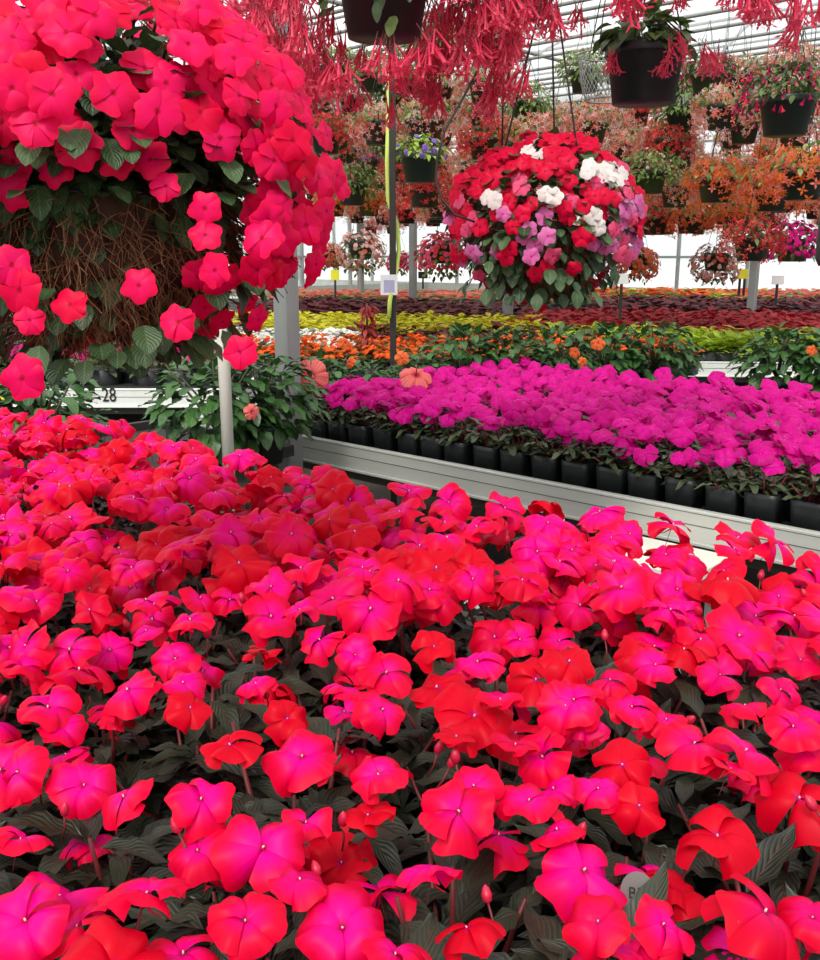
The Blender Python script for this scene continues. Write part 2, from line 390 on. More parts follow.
# ------------------------------------------------------------------ flower meshes
def flower_mesh(name, mat, k=5, W=0.6, notch=0.1, cup=(0.1, 0.25), droop=(0, 0.25), ripple=0.05, side=0.4, spread=72, centre=True, nu=7, nv=6, spur=True, pedicel=0.0, floppy=0.08, base=0.03, arch=0.0):
    """unit flower (radius 1), face up along +Z"""
    K = Kit()
    rndv = random.random()
    for i in range(k):
        a = math.radians(i * 360 / k + rr(-6, 6))
        big = 1.0 + (0.10 if i in (0,) else 0.0) + rr(-0.06, 0.06)
        pt = petal(L=0.98 * big, W=W * rr(0.94, 1.08), notch=notch * rr(0.6, 1.4), cup=rr(*cup), droop=rr(*droop), ripple=ripple * rr(0.4, 1.5), side=side, nu=nu, nv=nv, ph=rr(0, 6), arch=arch)
        tilt = rr(-floppy, floppy); ct, st = math.cos(tilt), math.sin(tilt)
        Rt = np.array([[ct, 0, st], [0, 1, 0], [-st, 0, ct]])
        K.add(pt, mat, rotz(a) @ Rt, (-math.sin(a) * base, math.cos(a) * base, 0.012 * (i % 3)), 1.0, rndv)
    if centre:
        K.add(tube([(0, 0, 0), (0.01, 0.0, 0.05), (0.0, -0.015, 0.10)], [0.022, 0.03, 0.018], 6), 'pistil')
    if spur:
        pts = [(0, 0, 0), (0, -0.03, -0.25), (0.02, -0.2, -0.5), (0.03, -0.5, -0.66)]
        K.add(tube(pts, [0.06, 0.035, 0.022, 0.012], 5), mat)
    if pedicel:
        K.add(tube([(0, 0, -0.02), (0.05, 0.05, -0.4 * pedicel), (0.02, 0.15, -pedicel)], [0.02, 0.014, 0.014], 5), 'red_stem')
    return K.mesh(name)
NG = [flower_mesh('blossom_%d' % i, 'ng_petal', W=0.62, notch=0.09, cup=(-0.15, 0.8) if i % 3 else (0.3, 1.1), droop=(0.1, 0.8), ripple=0.09, side=0.42, pedicel=1.1, floppy=0.5, arch=0.42, nu=9, nv=7) for i in range(16)]
MG = [flower_mesh('blossom_m%d' % i, 'magenta_petal', W=0.66, arch=.35, notch=0.1, cup=(0.05, 0.5), droop=(0.1, 0.5), ripple=0.08, side=0.42, pedicel=0.8, floppy=0.25, nu=6, nv=5) for i in range(8)]
def wall(mat, n): return [flower_mesh('blossom_w%s%d' % (mat, i), mat, W=0.66, notch=0.15, cup=(0.0, 0.35), droop=(0.05, 0.4), ripple=0.04, side=0.36, pedicel=0.6, centre=False, floppy=0.25, arch=.16) for i in range(n)]
ROSE = wall('rose_petal', 8); RED = wall('red_petal', 4); PINK = wall('pink_petal', 3); RPINK = wall('rosepink_petal', 3); WHITE = wall('white_petal', 3)

def bud_mesh():
    K = Kit()
    K.add(lathe([(0.0, 0.0), (0.25, 0.15), (0.32, 0.5), (0.2, 0.85), (0.0, 1.05)], 8), 'bud')
    K.add(tube([(0, 0, 0.05), (0.1, 0, -0.8), (0.0, 0.1, -1.8)], 0.07, 5), 'red_stem')
    return K.mesh('bud')
BUD = bud_mesh()
def hib_mesh(name, mat):
    K = Kit(); rv = random.random()
    for i in range(5):
        a = math.radians(i * 72 + rr(-4, 4))
        K.add(petal(L=1.0, W=0.50, notch=-0.04, cup=0.55, droop=0.5, ripple=0.10, side=0.30, arch=.3, nu=11, nv=9, ph=rr(0, 6)), mat, rotz(a), (-math.sin(a) * .03, math.cos(a) * .03, .01 * (i % 2)), 1.0, rv)
    K.add(tube([(0, 0, 0), (0.03, -0.05, 0.45), (0.05, -0.12, 0.85)], [0.05, 0.035, 0.03], 6), 'bud')
    for i in range(16): K.add(lathe([(0, -.03), (.03, 0), (0, .03)], 5), 'pistil', None, (0.05 + rr(-.07, .07), -0.12 + rr(-.07, .07), rr(0.6, 0.95)))
    K.add(tube([(0, 0, 0.02), (0, 0.05, -0.35), (0, 0.1, -0.8)], [0.12, 0.09, 0.04], 6), 'stem')
    return K.mesh(name)
HIBF = hib_mesh('hibiscus_bloom', 'hib_petal'); HIBO = hib_mesh('hibiscus_bloom_orange', 'hib_orange')

# ------------------------------------------------------------------ structure: floor, roof, walls
def struct(o): o['kind'] = 'structure'; return o
K = Kit(); K.add(box(-28, 34, -6, 30, -0.2, 0.0), 'floor'); struct(K.obj('floor', smooth=False))
K = Kit(); K.add(box(-150, 160, -80, 240, -0.6, -0.22), 'outground'); struct(K.obj('ground_outside', smooth=False))
# arched roof bays: ridges run along U, gutters at these n
GUT = [-6.0, 2.95, 11.8, 20.6, 29.4]
GH, RISE = 3.55, 1.9
S0, S1 = -26.0, 22.0
def arch(n0, n1, i, k): 
    f = i / k; return n0 + (n1 - n0) * f, GH + RISE * math.sin(math.pi * f) ** 0.8
K = Kit()
for g in range(len(GUT) - 1):
    pr = [arch(GUT[g], GUT[g + 1], i, 14) for i in range(15)]
    v = []; 
    for s in (S0, S1):
        for n_, z_ in pr: v.append(sn(s, n_, z_))
    v = np.array([list(q) for q in v]); K.add((v, grid_faces(2, 15), np.zeros((len(v), 2))), 'film')
struct(K.obj('ceiling'))
def wallpanel(name, p0, p1, z0, z1, mat, thick=0.0):
    K = Kit(); v = np.array([[p0.x, p0.y, z0], [p1.x, p1.y, z0], [p1.x, p1.y, z1], [p0.x, p0.y, z1]])
    K.add((v, np.array([[0, 1, 2, 3]]), np.zeros((4, 2))), mat); return struct(K.obj(name, smooth=False))
for nm, a_, b_ in (('wall_back', sn(S0, 22.5), sn(S1, 22.5)), ('wall_left', sn(-20, -6), sn(-20, 22.5)), ('wall_right', sn(S1, -6), sn(S1, 22.5))):
    wallpanel(nm, a_, b_, 0.75, 5.4, 'film')
    d = (b_ - a_).normalized(); L_ = (b_ - a_).length
    K = Kit(); R_ = rotz(math.atan2(d.y, d.x))
    K.add(box(0, L_, -0.06, 0.06, 0.0, 0.78), 'concrete', R_, (a_.x, a_.y, 0)); struct(K.obj('baseboard_' + nm[5:], smooth=False))
    K = Kit()
    for i in range(int(L_ / 1.8) + 1):
        K.add(box(i * 1.8 - .03, i * 1.8 + .03, -0.05, 0.05, 0.75, 5.2), 'galv', R_, (a_.x, a_.y, 0))
    for z_ in (1.55, 2.9): K.add(box(0, L_, -0.03, 0.03, z_ - .03, z_ + .03), 'galv', R_, (a_.x, a_.y, 0))
    struct(K.obj('trim_wall_frame_' + nm[5:], smooth=False))
# roof steel: hoops, purlins, gutters
K = Kit()
for g in range(len(GUT) - 1):
    for s in np.arange(-24, 21, 3.6):
        pts = [list(sn(s, *arch(GUT[g], GUT[g + 1], i, 14))) for i in range(15)]
        K.add(tube(pts, 0.022, 5, False), 'galv')
        K.add(tube([list(sn(s, GUT[g], GH)), list(sn(s, GUT[g + 1], GH))], 0.02, 5, False), 'galv')
struct(K.obj('trim_roof_hoops'))
K = Kit()
for g in range(len(GUT) - 1):
    for i in (3, 5, 7, 9, 11):
        n_, z_ = arch(GUT[g], GUT[g + 1], i, 14)
        K.add(tube([list(sn(S0, n_, z_ - .03)), list(sn(S1, n_, z_ - .03))], 0.022, 5, False), 'galv')
struct(K.obj('trim_roof_purlins'))
K = Kit()
for n_ in GUT[1:4]:
    a_ = sn(S0, n_)
    K.add(box(0, S1 - S0, -0.09, 0.09, GH - .1, GH + .03), 'galv', rotz(ROT_U), (a_.x, a_.y, 0))
struct(K.obj('trim_gutters', smooth=False))

def post(px, t, label, w=0.10, py=None):
    p = at(px, 300, t); p.z = 0
    K = Kit(); K.add(box(-w / 2, w / 2, -w / 2, w / 2, 0, GH - 0.08, 0.008), 'galv', rotz(ROT_U))
    K.add(box(-w * .9, w * .9, -w * .9, w * .9, 0, 0.012), 'galv', rotz(ROT_U))
    o = K.obj('support_post', smooth=False, loc=p); return tag(o, label, 'post')
post(286, 4.28, 'square galvanised steel post at the left end of the magenta flower bench', 0.088)
post(413, 15.5, 'thin grey roof post far behind the yellow foliage bed, beside the dark sign pole')
post(752, 12.5, 'grey roof post behind the red foliage bed beside the yellow price card')
post(508, 11.5, 'grey roof post rising below the red and white ball basket')
post(361, 18, 'small grey roof post under the blush and white round basket')

# overhead pipes at the n of hanging baskets are collected here
PIPE_Z = 3.42
pipe_ns = set()

# ------------------------------------------------------------------ benches
def bench(label, o, ang, L, D, top=0.77, rail='alu', rail_h=0.12, num=None, legs=3, mat_top='benchmesh'):
    """o is the front-left corner; L runs along ang, D runs back"""
    root = empty('bench', (o.x, o.y, 0), ang); tag(root, label, 'bench')
    K = Kit(); K.add(box(0.02, L - .02, 0.02, D - .02, top - .06, top - .04), mat_top); K.obj('bench_top', root, False)
    for (nm, x0, x1, y0, y1, ax) in (('rail', 0, L, -.03, 0.0, 0), ('rail', 0, L, D, D + .03, 0), ('rail', -.03, 0, -.03, D + .03, 1), ('rail', L, L + .03, -.03, D + .03, 1)):
        K = Kit(); K.add(box(x0, x1, y0, y1, top - rail_h, top, .003), rail)
        if ax == 0:
            yy = y0 - .0012 if y0 < 0 else y1 - .0028
            K.add(box(x0, x1, yy, yy + .004, top - rail_h * .45, top - rail_h * .42), 'groove')
            K.add(box(x0, x1, yy, yy + .004, top - rail_h * .10, top - rail_h * .08), 'groove')
            yl = y0 - .012 if y0 < 0 else y1
            K.add(box(x0, x1, yl, yl + .012, top - rail_h, top - rail_h + .012, .002), rail)
        K.obj('rail', root, False)
    K = Kit()
    for i in range(legs + 1):
        K.add(box(.1, L - .1, 0, 0.04, 0, 0.04), 'darkmetal', None, (0, (D - .04) * i / legs, top - rail_h - .045))
    K.obj('under_frame', root, False)
    for i in range(legs):
        for y in (.15, D - .2):
            K = Kit(); xx = .35 + (L - .7) * i / max(1, legs - 1)
            K.add(box(xx - .025, xx + .025, y, y + .05, 0, top - rail_h - .04, .004), 'galv'); K.obj('leg', root, False)
    return root
SURF = 0.73
TOPZ = 0.77
b0 = bench('near aluminium bench holding the hot pink new guinea impatiens', sn(-3.75, -0.35), ROT_U, 6.2, 2.05, legs=4)
b1 = bench('long aluminium bench rail carrying black pots of magenta impatiens', sn(-4.3, 2.93), ROT_U, 6.6, 1.6, legs=4)
b2 = bench('bench behind the magenta impatiens holding potted hibiscus', sn(-4.0, 4.62), ROT_U, 5.7, 1.03, legs=4)
c28 = at(-60, 388, 6.12)
b3 = bench('white railed bench numbered 28 behind the green hibiscus', Vector((-4.6, 6.05, 0)), 0.0, 3.5, 2.0, rail='whitealu', legs=3)
pb4 = at(300, 378, 6.95)
b4 = bench('pale bench rail under the orange flowers beside the dark sign pole', Vector((-1.0, 7.0, 0)), -0.06, 2.55, 2.2, rail='whitealu', legs=3)
b5 = bench('pale railed bench under the lime green foliage right of the hibiscus', Vector((1.72, 7.7, 0)), -0.1, 5.6, 5.2, rail='whitealu', legs=4)

def text_part(txt, size, mat, parent, loc, rot, name='number', depth=0.002):
    cu = bpy.data.curves.new('txt', 'FONT'); cu.body = txt; cu.size = size; cu.extrude = depth; cu.align_x = 'CENTER'; cu.align_y = 'CENTER'
    tmp = bpy.data.objects.new('txt', cu); COL.objects.link(tmp)
    bpy.context.view_layer.update()
    me = bpy.data.meshes.new_from_object(tmp.evaluated_get(bpy.context.evaluated_depsgraph_get()))
    bpy.data.objects.remove(tmp); me.materials.clear(); me.materials.append(M[mat])
    o = bpy.data.objects.new(name, me); COL.objects.link(o); o.parent = parent; o.location = loc; o.rotation_euler = rot
    return o
# "28" on the end rail: front face of b3 at y=6.02
r28 = ray(109, 395.5); t28 = 6.015 / r28[1]
o = text_part('28', 0.128, 'ink', [c for c in b3.children if c.name.startswith('rail')][0], (r28[0] * t28 + 4.6, -0.034, CAM_H + r28[2] * t28), (math.pi / 2, 0, 0)); o.scale = (0.72, 1, 1); o['label'] = 'black number 28 on the white rail'

# cream panel on legs, standing in for the pale floor seen under the bench
root = empty('floor_standin', sn(-1.43, 2.72, 0), ROT_U); tag(root, 'cream white panel standing in for pale floor seen below the bench rail, right of centre', 'panel')
K = Kit(); K.add(box(-.21, .21, -.14, .14, .62, .655, .004), 'cream'); K.obj('standin_top', root, False)
for x_, y_ in ((-.17, -.10), (.17, -.10), (-.17, .10), (.17, .10)):
    K = Kit(); K.add(box(x_ - .015, x_ + .015, y_ - .015, y_ + .015, 0, .62), 'galv'); K.obj('leg', root, False)
bench('short bench end holding the green hibiscus beside the cream pipe', sn(-4.25, 1.85), ROT_U, 1.0, .85, legs=2, rail='darkmetal', rail_h=.05)
# pvc pole
p = at(228, 450, 3.25); p.z = SURF
K = Kit(); K.add(tube([(0, 0, 0), (0, 0, 1.3)], 0.0205, 14), 'pvc'); K.add(tube([(0, 0, 0), (0, 0, .05)], 0.03, 14), 'pvc'); K.add(tube([(0, 0, .84), (0, 0, .90)], 0.0245, 14), 'pvc')
tag(K.obj('plastic_pipe', loc=p), 'upright cream plastic pipe below the big rose basket', 'pipe')

# ------------------------------------------------------------------ pots
def pot_mesh(r, h, mat='black_pot', square=0.0, rim=True, k=24, taper=0.78):
    K = Kit(); b = r * taper
    prof = [(0.001, 0.0), (b, 0.0), (b + (r - b) * .8, h * .82)]
    if rim: prof += [(r * 1.03, h * .82), (r * 1.05, h * .84), (r * 1.05, h * .98), (r * 1.03, h)]
    else: prof += [(r, h)]
    prof += [(r * .95, h), (r * .93, h * .88)]
    K.add(lathe(prof, k, square), mat)
    K.add(lathe([(r * .94, h * .89), (r * .5, h * .92), (0.001, h * .93)], k, square), 'soil')
    return K.mesh('pot')
POT_SQ = pot_mesh(0.057, 0.115, square=0.9, k=24, rim=False, taper=.86)
POT_NG = pot_mesh(0.078, 0.125, k=20)
POT_BIG = pot_mesh(0.12, 0.2, k=24)

# ------------------------------------------------------------------ new guinea impatiens foliage
def ng_foliage(mat, R=0.14, H=(0.10, 0.30), n=46, L=(0.075, 0.12), W=0.33, stem='red_stem', base=0.11):
    K = Kit(); lv = [leaf(1, W * rr(.85, 1.15), .35, rr(.1, .7), 5, 7, wave=1.0) for _ in range(6)]
    ns = 7
    tips = []
    for i in range(ns):
        a = 2 * math.pi * i / ns + rr(-.3, .3); q = R * rr(.35, .95) if i else 0.0
        tip = np.array([math.cos(a) * q, math.sin(a) * q, rr(H[1] - .08, H[1] - .01)]); tips.append(tip)
        K.add(tube([(math.cos(a) * .02, math.sin(a) * .02, base), tip * [.7, .7, 0] + [0, 0, (base + tip[2]) / 2], tip], [.0045, .0035, .002], 6), stem)
    for i in range(n):
        tp = tips[i % ns]; f = rr(0, 1) ** .7
        b0_ = np.array([0, 0, base]); pos = b0_ * (1 - f) + tp * f + np.array([0, 0, .0])
        pos[:2] = tp[:2] * f ** .7
        a = rr(0, 2 * math.pi); el = rr(-.15, .75) * (0.4 + f * .6)
        d = np.array([math.cos(a) * math.cos(el), math.sin(a) * math.cos(el), math.sin(el)])
        K.add(lv[i % 6], mat, frame(d), pos + d * .008, rr(*L) * (1.0 if f < .8 else .8), random.random())
    return K.mesh('foliage')
NGF = [ng_foliage('ng_leaf', n=58) for _ in range(6)]
MGF = [ng_foliage('mg_leaf', R=0.085, H=(0.10, 0.21), n=38, L=(.07, .10), base=.10) for _ in range(5)]

# ------------------------------------------------------------------ near bed of new guinea impatiens
HP = [ # surveyed blooms: x, y, width, tone
(26,921,88,0),(77,928,78,1),(146,895,88,0.6),(263,848,92,0),(245,921,78,0.2),(342,928,98,0),(467,928,48,.8),(459,812,84,0),(584,871,92,.6),(717,837,82,0),(765,912,104,.5),(799,799,84,.1),(812,918,62,.2),
(201,800,72,.5),(198,851,66,.6),(124,797,66,1),(84,786,68,0),(18,772,62,.2),(302,757,78,.1),(379,775,62,1),(368,816,58,.2),(306,823,48,.2),(230,745,62,0),(287,719,46,0),(543,757,62,0),(474,717,82,.6),(456,737,46,0),
(529,801,66,.3),(622,765,68,0),(639,806,52,0),(598,789,50,0),(557,830,46,1),(554,789,42,1),(474,786,52,1),(694,744,68,.1),(745,751,78,.6),(793,727,62,0),(803,751,52,0),(565,706,58,0),(437,688,66,0),(386,673,62,0),(382,710,56,0),
(183,683,46,0),(190,708,46,0),(128,690,62,0),(121,708,52,.5),(48,708,66,0),(62,726,42,0),(478,662,52,0),(536,680,62,0),(569,662,60,0),(434,647,46,.5),(342,690,36,.9),(256,684,46,0),(263,653,36,.9),
(176,659,52,0),(26,646,56,0),(22,668,52,.9),(70,650,60,.5),(79,670,70,.5),(37,602,50,.2),(146,600,46,.8),(200,598,42,.8),(271,587,46,0),(271,617,60,.1),(190,620,50,.1),(146,631,32,1),(588,727,42,1),(632,707,52,0),(666,720,46,1),(745,706,48,.8),
(663,925,62,1),(608,949,90,1),(598,922,48,1),(183,954,92,.9),(66,755,32,.9),(574,700,60,0),(640,655,55,.1),(700,640,55,.2),(750,650,58,.1),(800,660,50,0),(610,680,50,0),(655,665,46,.2),(780,690,48,.1),(720,675,50,0),
(520,640,44,.1),(500,700,40,.8),(320,640,46,0),(355,655,44,.2),(300,610,40,.1),(230,600,40,0),(90,610,44,.6),(110,650,44,.4),(515,745,30,1),(730,770,40,.9),(395,955,60,.9),(20,840,30,1),(430,870,26,1),(655,935,70,.9),(560,562,50,0),(530,585,52,.2),(598,590,50,.8),(650,572,44,.9),(705,588,48,0),(625,548,36,.8),(670,610,50,.1),(350,500,48,.1),(330,520,44,.6),(400,512,46,.2),(300,880,28,.9)]
CAN = 1.09
plants = []   # root, xy, flowers
sp = 0.215
rows = 10
for j in range(rows + 1):
    n_ = 0.10 + j * sp * .9 * .915
    for i in range(-20, 12):
        s_ = (i + .5 * (j % 2)) * sp
        if s_ < -3.55 or s_ > 2.0: continue
        q = sn(s_ + rr(-.02, .02), n_ + rr(-.02, .02), SURF)
        x_, y_, d_ = project((q.x, q.y, 1.0))
        if d_ < 0.30: continue
        x2, y2, d2 = project((q.x, q.y, 1.08))
        if d2 > .9 and y2 < 420 + .19 * x2: continue
        m_ = 0.24 * FPX / max(d2, .3)
        if x2 < -m_ or x2 > 820 + m_ or y2 > 960 + m_ * 1.3: continue
        plants.append([q, x2, y2, d2, []])
for (x, y, w, tone) in HP:
    p, t = onh(x, y, CAN + rr(-.02, .03))
    best = min(plants, key=lambda P: (P[0].x - p.x) ** 2 + (P[0].y - p.y) ** 2)
    best[4].append((p, max(.05, min(.10, .95 * w * t / FPX)), tone))
def zone(x, y):
    v = 'front' if y > 760 else ('middle' if y > 600 else 'far')
    h = 'left' if x < 205 else ('centre left' if x < 410 else ('centre right' if x < 615 else 'right'))
    return v, h
ZL = {}
for v in ('front', 'middle', 'far'):
    for h in ('left', 'centre left', 'centre right', 'right'):
        ZL[(v, h)] = {'front': 'large hot pink impatiens, nearest rows of the near bench, %s of the photo',
                      'middle': 'hot pink red impatiens midway up the near bench, %s of the photo',
                      'far': 'pink red impatiens, back rows of the near bench, %s of the photo'}[v] % h
HOLES = [(590, 500, 740, 562)]
for q, x2, y2, d2, fl in plants:
    if fl or y2 > 600: pass
    root = empty('new_guinea_impatiens', q)
    v, h = zone(min(819, max(0, x2)), y2)
    tag(root, ZL[(v, h)], 'plant', 'hot pink impatiens on the near bench, %s %s' % (v, h))
    inst('pot', POT_NG, root)
    sc_f = rr(.92, 1.08)
    inst('foliage', random.choice(NGF), root, (0, 0, 0), (0, 0, rr(0, 6.28)), sc_f)
    cx = np.array([q.x, q.y])
    if y2 < 610 or (x2 > 540 and y2 < 665) or y2 > 985 or x2 < -30 or x2 > 850:
        nf = random.randint(7, 10) if y2 < 670 else 4
        used = []
        for _ in range(nf):
            for tr in range(12):
                a = rr(0, 6.28); r_ = .125 * math.sqrt(random.random())
                if all((math.cos(a) * r_ - ux) ** 2 + (math.sin(a) * r_ - uy) ** 2 > .055 ** 2 for ux, uy in used): break
            ux, uy = math.cos(a) * r_, math.sin(a) * r_; used.append((ux, uy))
            z_ = CAN + rr(-.035, .05) - r_ * r_ * 2 
            fl.append((Vector((q.x + ux, q.y + uy, z_)), rr(.066, .095), rr(0, 1) if random.random() < .7 else 0))
    if 610 <= y2 <= 985:
        for _ in range(2):
            a = rr(0, 6.28); r_ = rr(.02, .13); fl.append((Vector((q.x + math.cos(a) * r_, q.y + math.sin(a) * r_, CAN - rr(.05, .11))), rr(.055, .075), 1))
    for (p, dia, tone) in fl:
        loc = p - q
        out = np.array([loc.x, loc.y, 0]) * 2.2
        # blooms face up and a little towards the aisle on the camera side
        lean = rr(.1, .75) if tone < .7 else rr(-.5, .3)
        nrm = unit(np.array([rr(-.35, .35), -lean, 1.0]) + out)
        mesh = random.choice(NG)
        o = inst('flower', mesh, root, loc, euler_of(align_z(nrm, rr(0, 6.28))), dia * .5)
    for _ in range(random.randint(1, 2)):
        a = rr(0, 6.28); r_ = rr(.04, .12)
        inst('bud', BUD, root, (math.cos(a) * r_, math.sin(a) * r_, CAN - SURF + rr(-.05, .0)), (rr(-.6, .6), rr(-.6, .6), 0), rr(.014, .020))

# grey plant tag half hidden in the near bed
p, t = onh(652, 912, 1.075)
K = Kit()
w_, h_ = .015, .075
outl = [(-w_, 0)] + [(-w_, h_)] + [(w_ * math.cos(a) * -1, h_ + w_ * 1.1 * math.sin(a)) for a in np.linspace(.25, math.pi - .25, 9)] + [(w_, h_), (w_, 0), (w_ * .4, -.1), (-w_ * .4, -.1)]
vv = np.array([[x, 0, z] for x, z in outl] + [[x, .0012, z] for x, z in outl]); nn = len(outl)
ff = [[i, (i + 1) % nn, nn + (i + 1) % nn, nn + i] for i in range(nn)]
vv = np.vstack([vv, [[0, 0, h_ * .5], [0, .0012, h_ * .5]]])
for i in range(nn): ff += [[2 * nn, (i + 1) % nn, i, i], [2 * nn + 1, nn + i, nn + (i + 1) % nn, nn + (i + 1) % nn]]
K.add((vv, np.array(ff), np.zeros((len(vv), 2))), 'tag')
p.z -= h_ + .02; p.y += .03
tg = K.obj('plant_tag', smooth=False, loc=p); tg.rotation_euler = (math.radians(-28), 0, math.radians(-8))
tag(tg, 'grey rounded plant tag with dark lettering, half hidden among near pink flowers', 'tag')
text_part('BRI', .0135, 'ink', tg, (0.001, -.0012, h_ - .002), (math.pi / 2, 0, math.radians(0)), 'lettering', .0004)

# ------------------------------------------------------------------ magenta impatiens on the second bench
for j in range(11):
    n_ = 3.03 + j * .142
    for i in range(0, 40):
        s_ = -3.36 + i * .145 + (.03 * (j % 2))
        q = sn(s_ + rr(-.008, .008), n_ + rr(-.008, .008), SURF)
        x2, y2, d2 = project((q.x, q.y, .95))
        if x2 > 860: continue
        root = empty('magenta_impatiens', q)
        if j == 0: lb, gr = 'magenta impatiens in a black square pot, front row against the bench rail', 'magenta impatiens lined up along the rail'
        elif i == 0: lb, gr = 'magenta impatiens at the left end of the magenta bed beside the hibiscus', 'magenta impatiens at the bed end'
        elif j > 7: lb, gr = 'magenta impatiens in the back rows of the magenta bed before the hibiscus leaves', 'magenta impatiens in the back rows'
        else: lb, gr = 'magenta impatiens packed in the middle of the magenta bed', 'magenta impatiens in the middle of the bed'
        tag(root, lb, 'plant', gr)
        if j < 3 or i == 0: inst('pot', POT_SQ, root, rot=(0, 0, ROT_U))
        inst('foliage', random.choice(MGF), root, rot=(0, 0, rr(0, 6.28)), s=rr(.95, 1.15))
        for _ in range(5 if j < 5 else 4):
            a = rr(0, 6.28); r_ = rr(.0, .09)
            z_ = .255 + rr(-.05, .04) - r_ * .35
            nrm = unit([math.cos(a) * r_ * 6 + rr(-.5, .5), math.sin(a) * r_ * 6 - rr(.1, 1.3), 1])
            inst('flower', random.choice(MG), root, (math.cos(a) * r_, math.sin(a) * r_, z_), euler_of(align_z(nrm, rr(0, 6.28))), rr(.032, .045))

# ------------------------------------------------------------------ hibiscus
def bush(mat, R=.28, H=(.06, .52), n=230, L=(.07, .12), W=.55):
    K = Kit(); lv = [leaf(1, W * rr(.85, 1.15), .3, rr(.2, .8), 5, 6, wave=1.0) for _ in range(6)]
    for i in range(9):
        a = rr(0, 6.28); q = R * rr(.2, .8)
        K.add(tube([(0, 0, .17), (math.cos(a) * q * .4, math.sin(a) * q * .4, .3), (math.cos(a) * q, math.sin(a) * q, rr(.4, H[1] - .03))], [.007, .006, .003], 5), 'stem')
    for i in range(n):
        a = rr(0, 6.28); ph = math.acos(rr(-.95, 1)); r_ = rr(.6, 1) 
        d0 = np.array([math.sin(ph) * math.cos(a), math.sin(ph) * math.sin(a), math.cos(ph)])
        c = np.array([0, 0, (H[0] + H[1]) / 2]); pos = c + d0 * np.array([R, R, (H[1] - H[0]) / 2]) * r_ * .85
        d = unit(d0 * [1, 1, .4] + np.array([rr(-.5, .5), rr(-.5, .5), rr(-.5, .2)]))
        K.add(lv[i % 6], mat, frame(d), pos, rr(*L), random.random())
    return K.mesh('foliage')
HBF = [bush('hib_leaf') for _ in range(4)]
def hibiscus(px, t, label, s=1.0, flowers=(), z=SURF, group=None, mesh=None):
    p = at(px, 360, t); p.z = z
    root = empty('potted_hibiscus', p, 0, 1.0); tag(root, label, 'plant', group)
    inst('pot', POT_BIG, root, s=s * .8); inst('foliage', random.choice(HBF), root, (0, 0, 0), (0, 0, rr(0, 6)), s)
    for (fx, fy, ft, dia, kind, nx, nz) in flowers:
        q = at(fx, fy, ft) - p
        inst('flower', HIBF if kind == 0 else HIBO, root, q, euler_of(align_z(unit([nx, -1, nz]), rr(0, 6))), dia / 2)
    return root
hibiscus(36, 3.55, 'green leafy hibiscus under the left side of the big rose basket', .95)
hibiscus(10, 3.75, 'green leafy hibiscus at the left border of the photo', .85)
hibiscus(213, 3.85, 'green leafy hibiscus behind the cream pipe with pink buds', .98, [(165, 447, 3.6, .07, 0, .2, .8), (252, 412, 3.62, .06, 0, .5, .2)])
hibiscus(262, 4.0, 'green leafy hibiscus just left of the galvanised post', .95)
hibiscus(318, 4.75, 'hibiscus with one open salmon bloom right of the galvanised post', .78, [(311, 376, 4.42, .155, 0, .05, .15)])
hibiscus(365, 5.0, 'small hibiscus with orange blooms between the post and the sign pole', .68, [(345, 343, 4.9, .07, 1, .8, .9), (350, 362, 4.85, .06, 1, -.9, .6)])
hibiscus(418, 5.3, 'hibiscus with a drooping salmon bloom above the magenta bed', .7, [(416, 376, 4.45, .15, 0, .3, 1.5), (402, 358, 5.0, .075, 1, .1, .2)])
for px_, t_, nm in ((462, 5.5, 'first leafy hibiscus right of the drooping salmon bloom'), (510, 5.6, 'leafy hibiscus below the red and white ball basket, left one'), (558, 5.75, 'leafy hibiscus below the red and white ball basket, right one')):
    hibiscus(px_, t_, nm, .95)
hibiscus(606, 5.85, 'hibiscus with orange blooms in the row behind the magenta bed', .92, [(598, 343, 5.6, .085, 1, -.2, .9), (575, 352, 5.55, .07, 1, .3, .6), (583, 362, 5.5, .06, 1, .3, .2)])
hibiscus(655, 5.9, 'tall dark hibiscus at the right end of the row, beside the pale rail', .98)
hibiscus(778, 5.6, 'leafy hibiscus right of the pale bench rail near the right border', .95, [(812, 350, 5.35, .06, 1, -.2, .6)])
hibiscus(828, 5.5, 'leafy hibiscus cut by the right border of the photo', .95)

# ------------------------------------------------------------------ bedding rows on the far benches
def bedding(mat, fmat=None, R=.2, h=.22, n=46, L=.11, W=.6, fl=0, fs=.04, pitch=(.0, .7)):
    K = Kit(); lv = [leaf(1, W, .2, rr(.2, .6), 3, 4) for _ in range(4)]
    K.add(lathe([(R * .8, .0), (R * .85, .1), (R * .5, .105), (0.001, .105)], 8), 'black_pot')
    for i in range(n):
        a = rr(0, 6.28); q = R * math.sqrt(random.random()); el = rr(*pitch)
        d = np.array([math.cos(a) * math.cos(el), math.sin(a) * math.cos(el), math.sin(el)])
        K.add(lv[i % 4], mat, frame(d), (math.cos(a) * q * .8, math.sin(a) * q * .8, h * (1 - .35 * (q / R) ** 2) - rr(0, .09)), L * rr(.7, 1.2), random.random())
    if fl:
        pf = [petal(1, .6, .1, .2, .3, .1, .4, 3, 3) for _ in range(2)]
        for i in range(fl):
            a = rr(0, 6.28); q = R * math.sqrt(random.random()); nrm = unit([rr(-.5, .5), rr(-.9, .3), 1]); A = align_z(nrm, rr(0, 6))
            c = (math.cos(a) * q, math.sin(a) * q, h * 1.12 - .3 * h * (q / R) ** 2); rv = random.random()
            for k in range(5): K.add(pf[k % 2], fmat, A @ rotz(k * 1.2566), c, fs * rr(.8, 1.1), rv)
    return K.mesh('bedding')
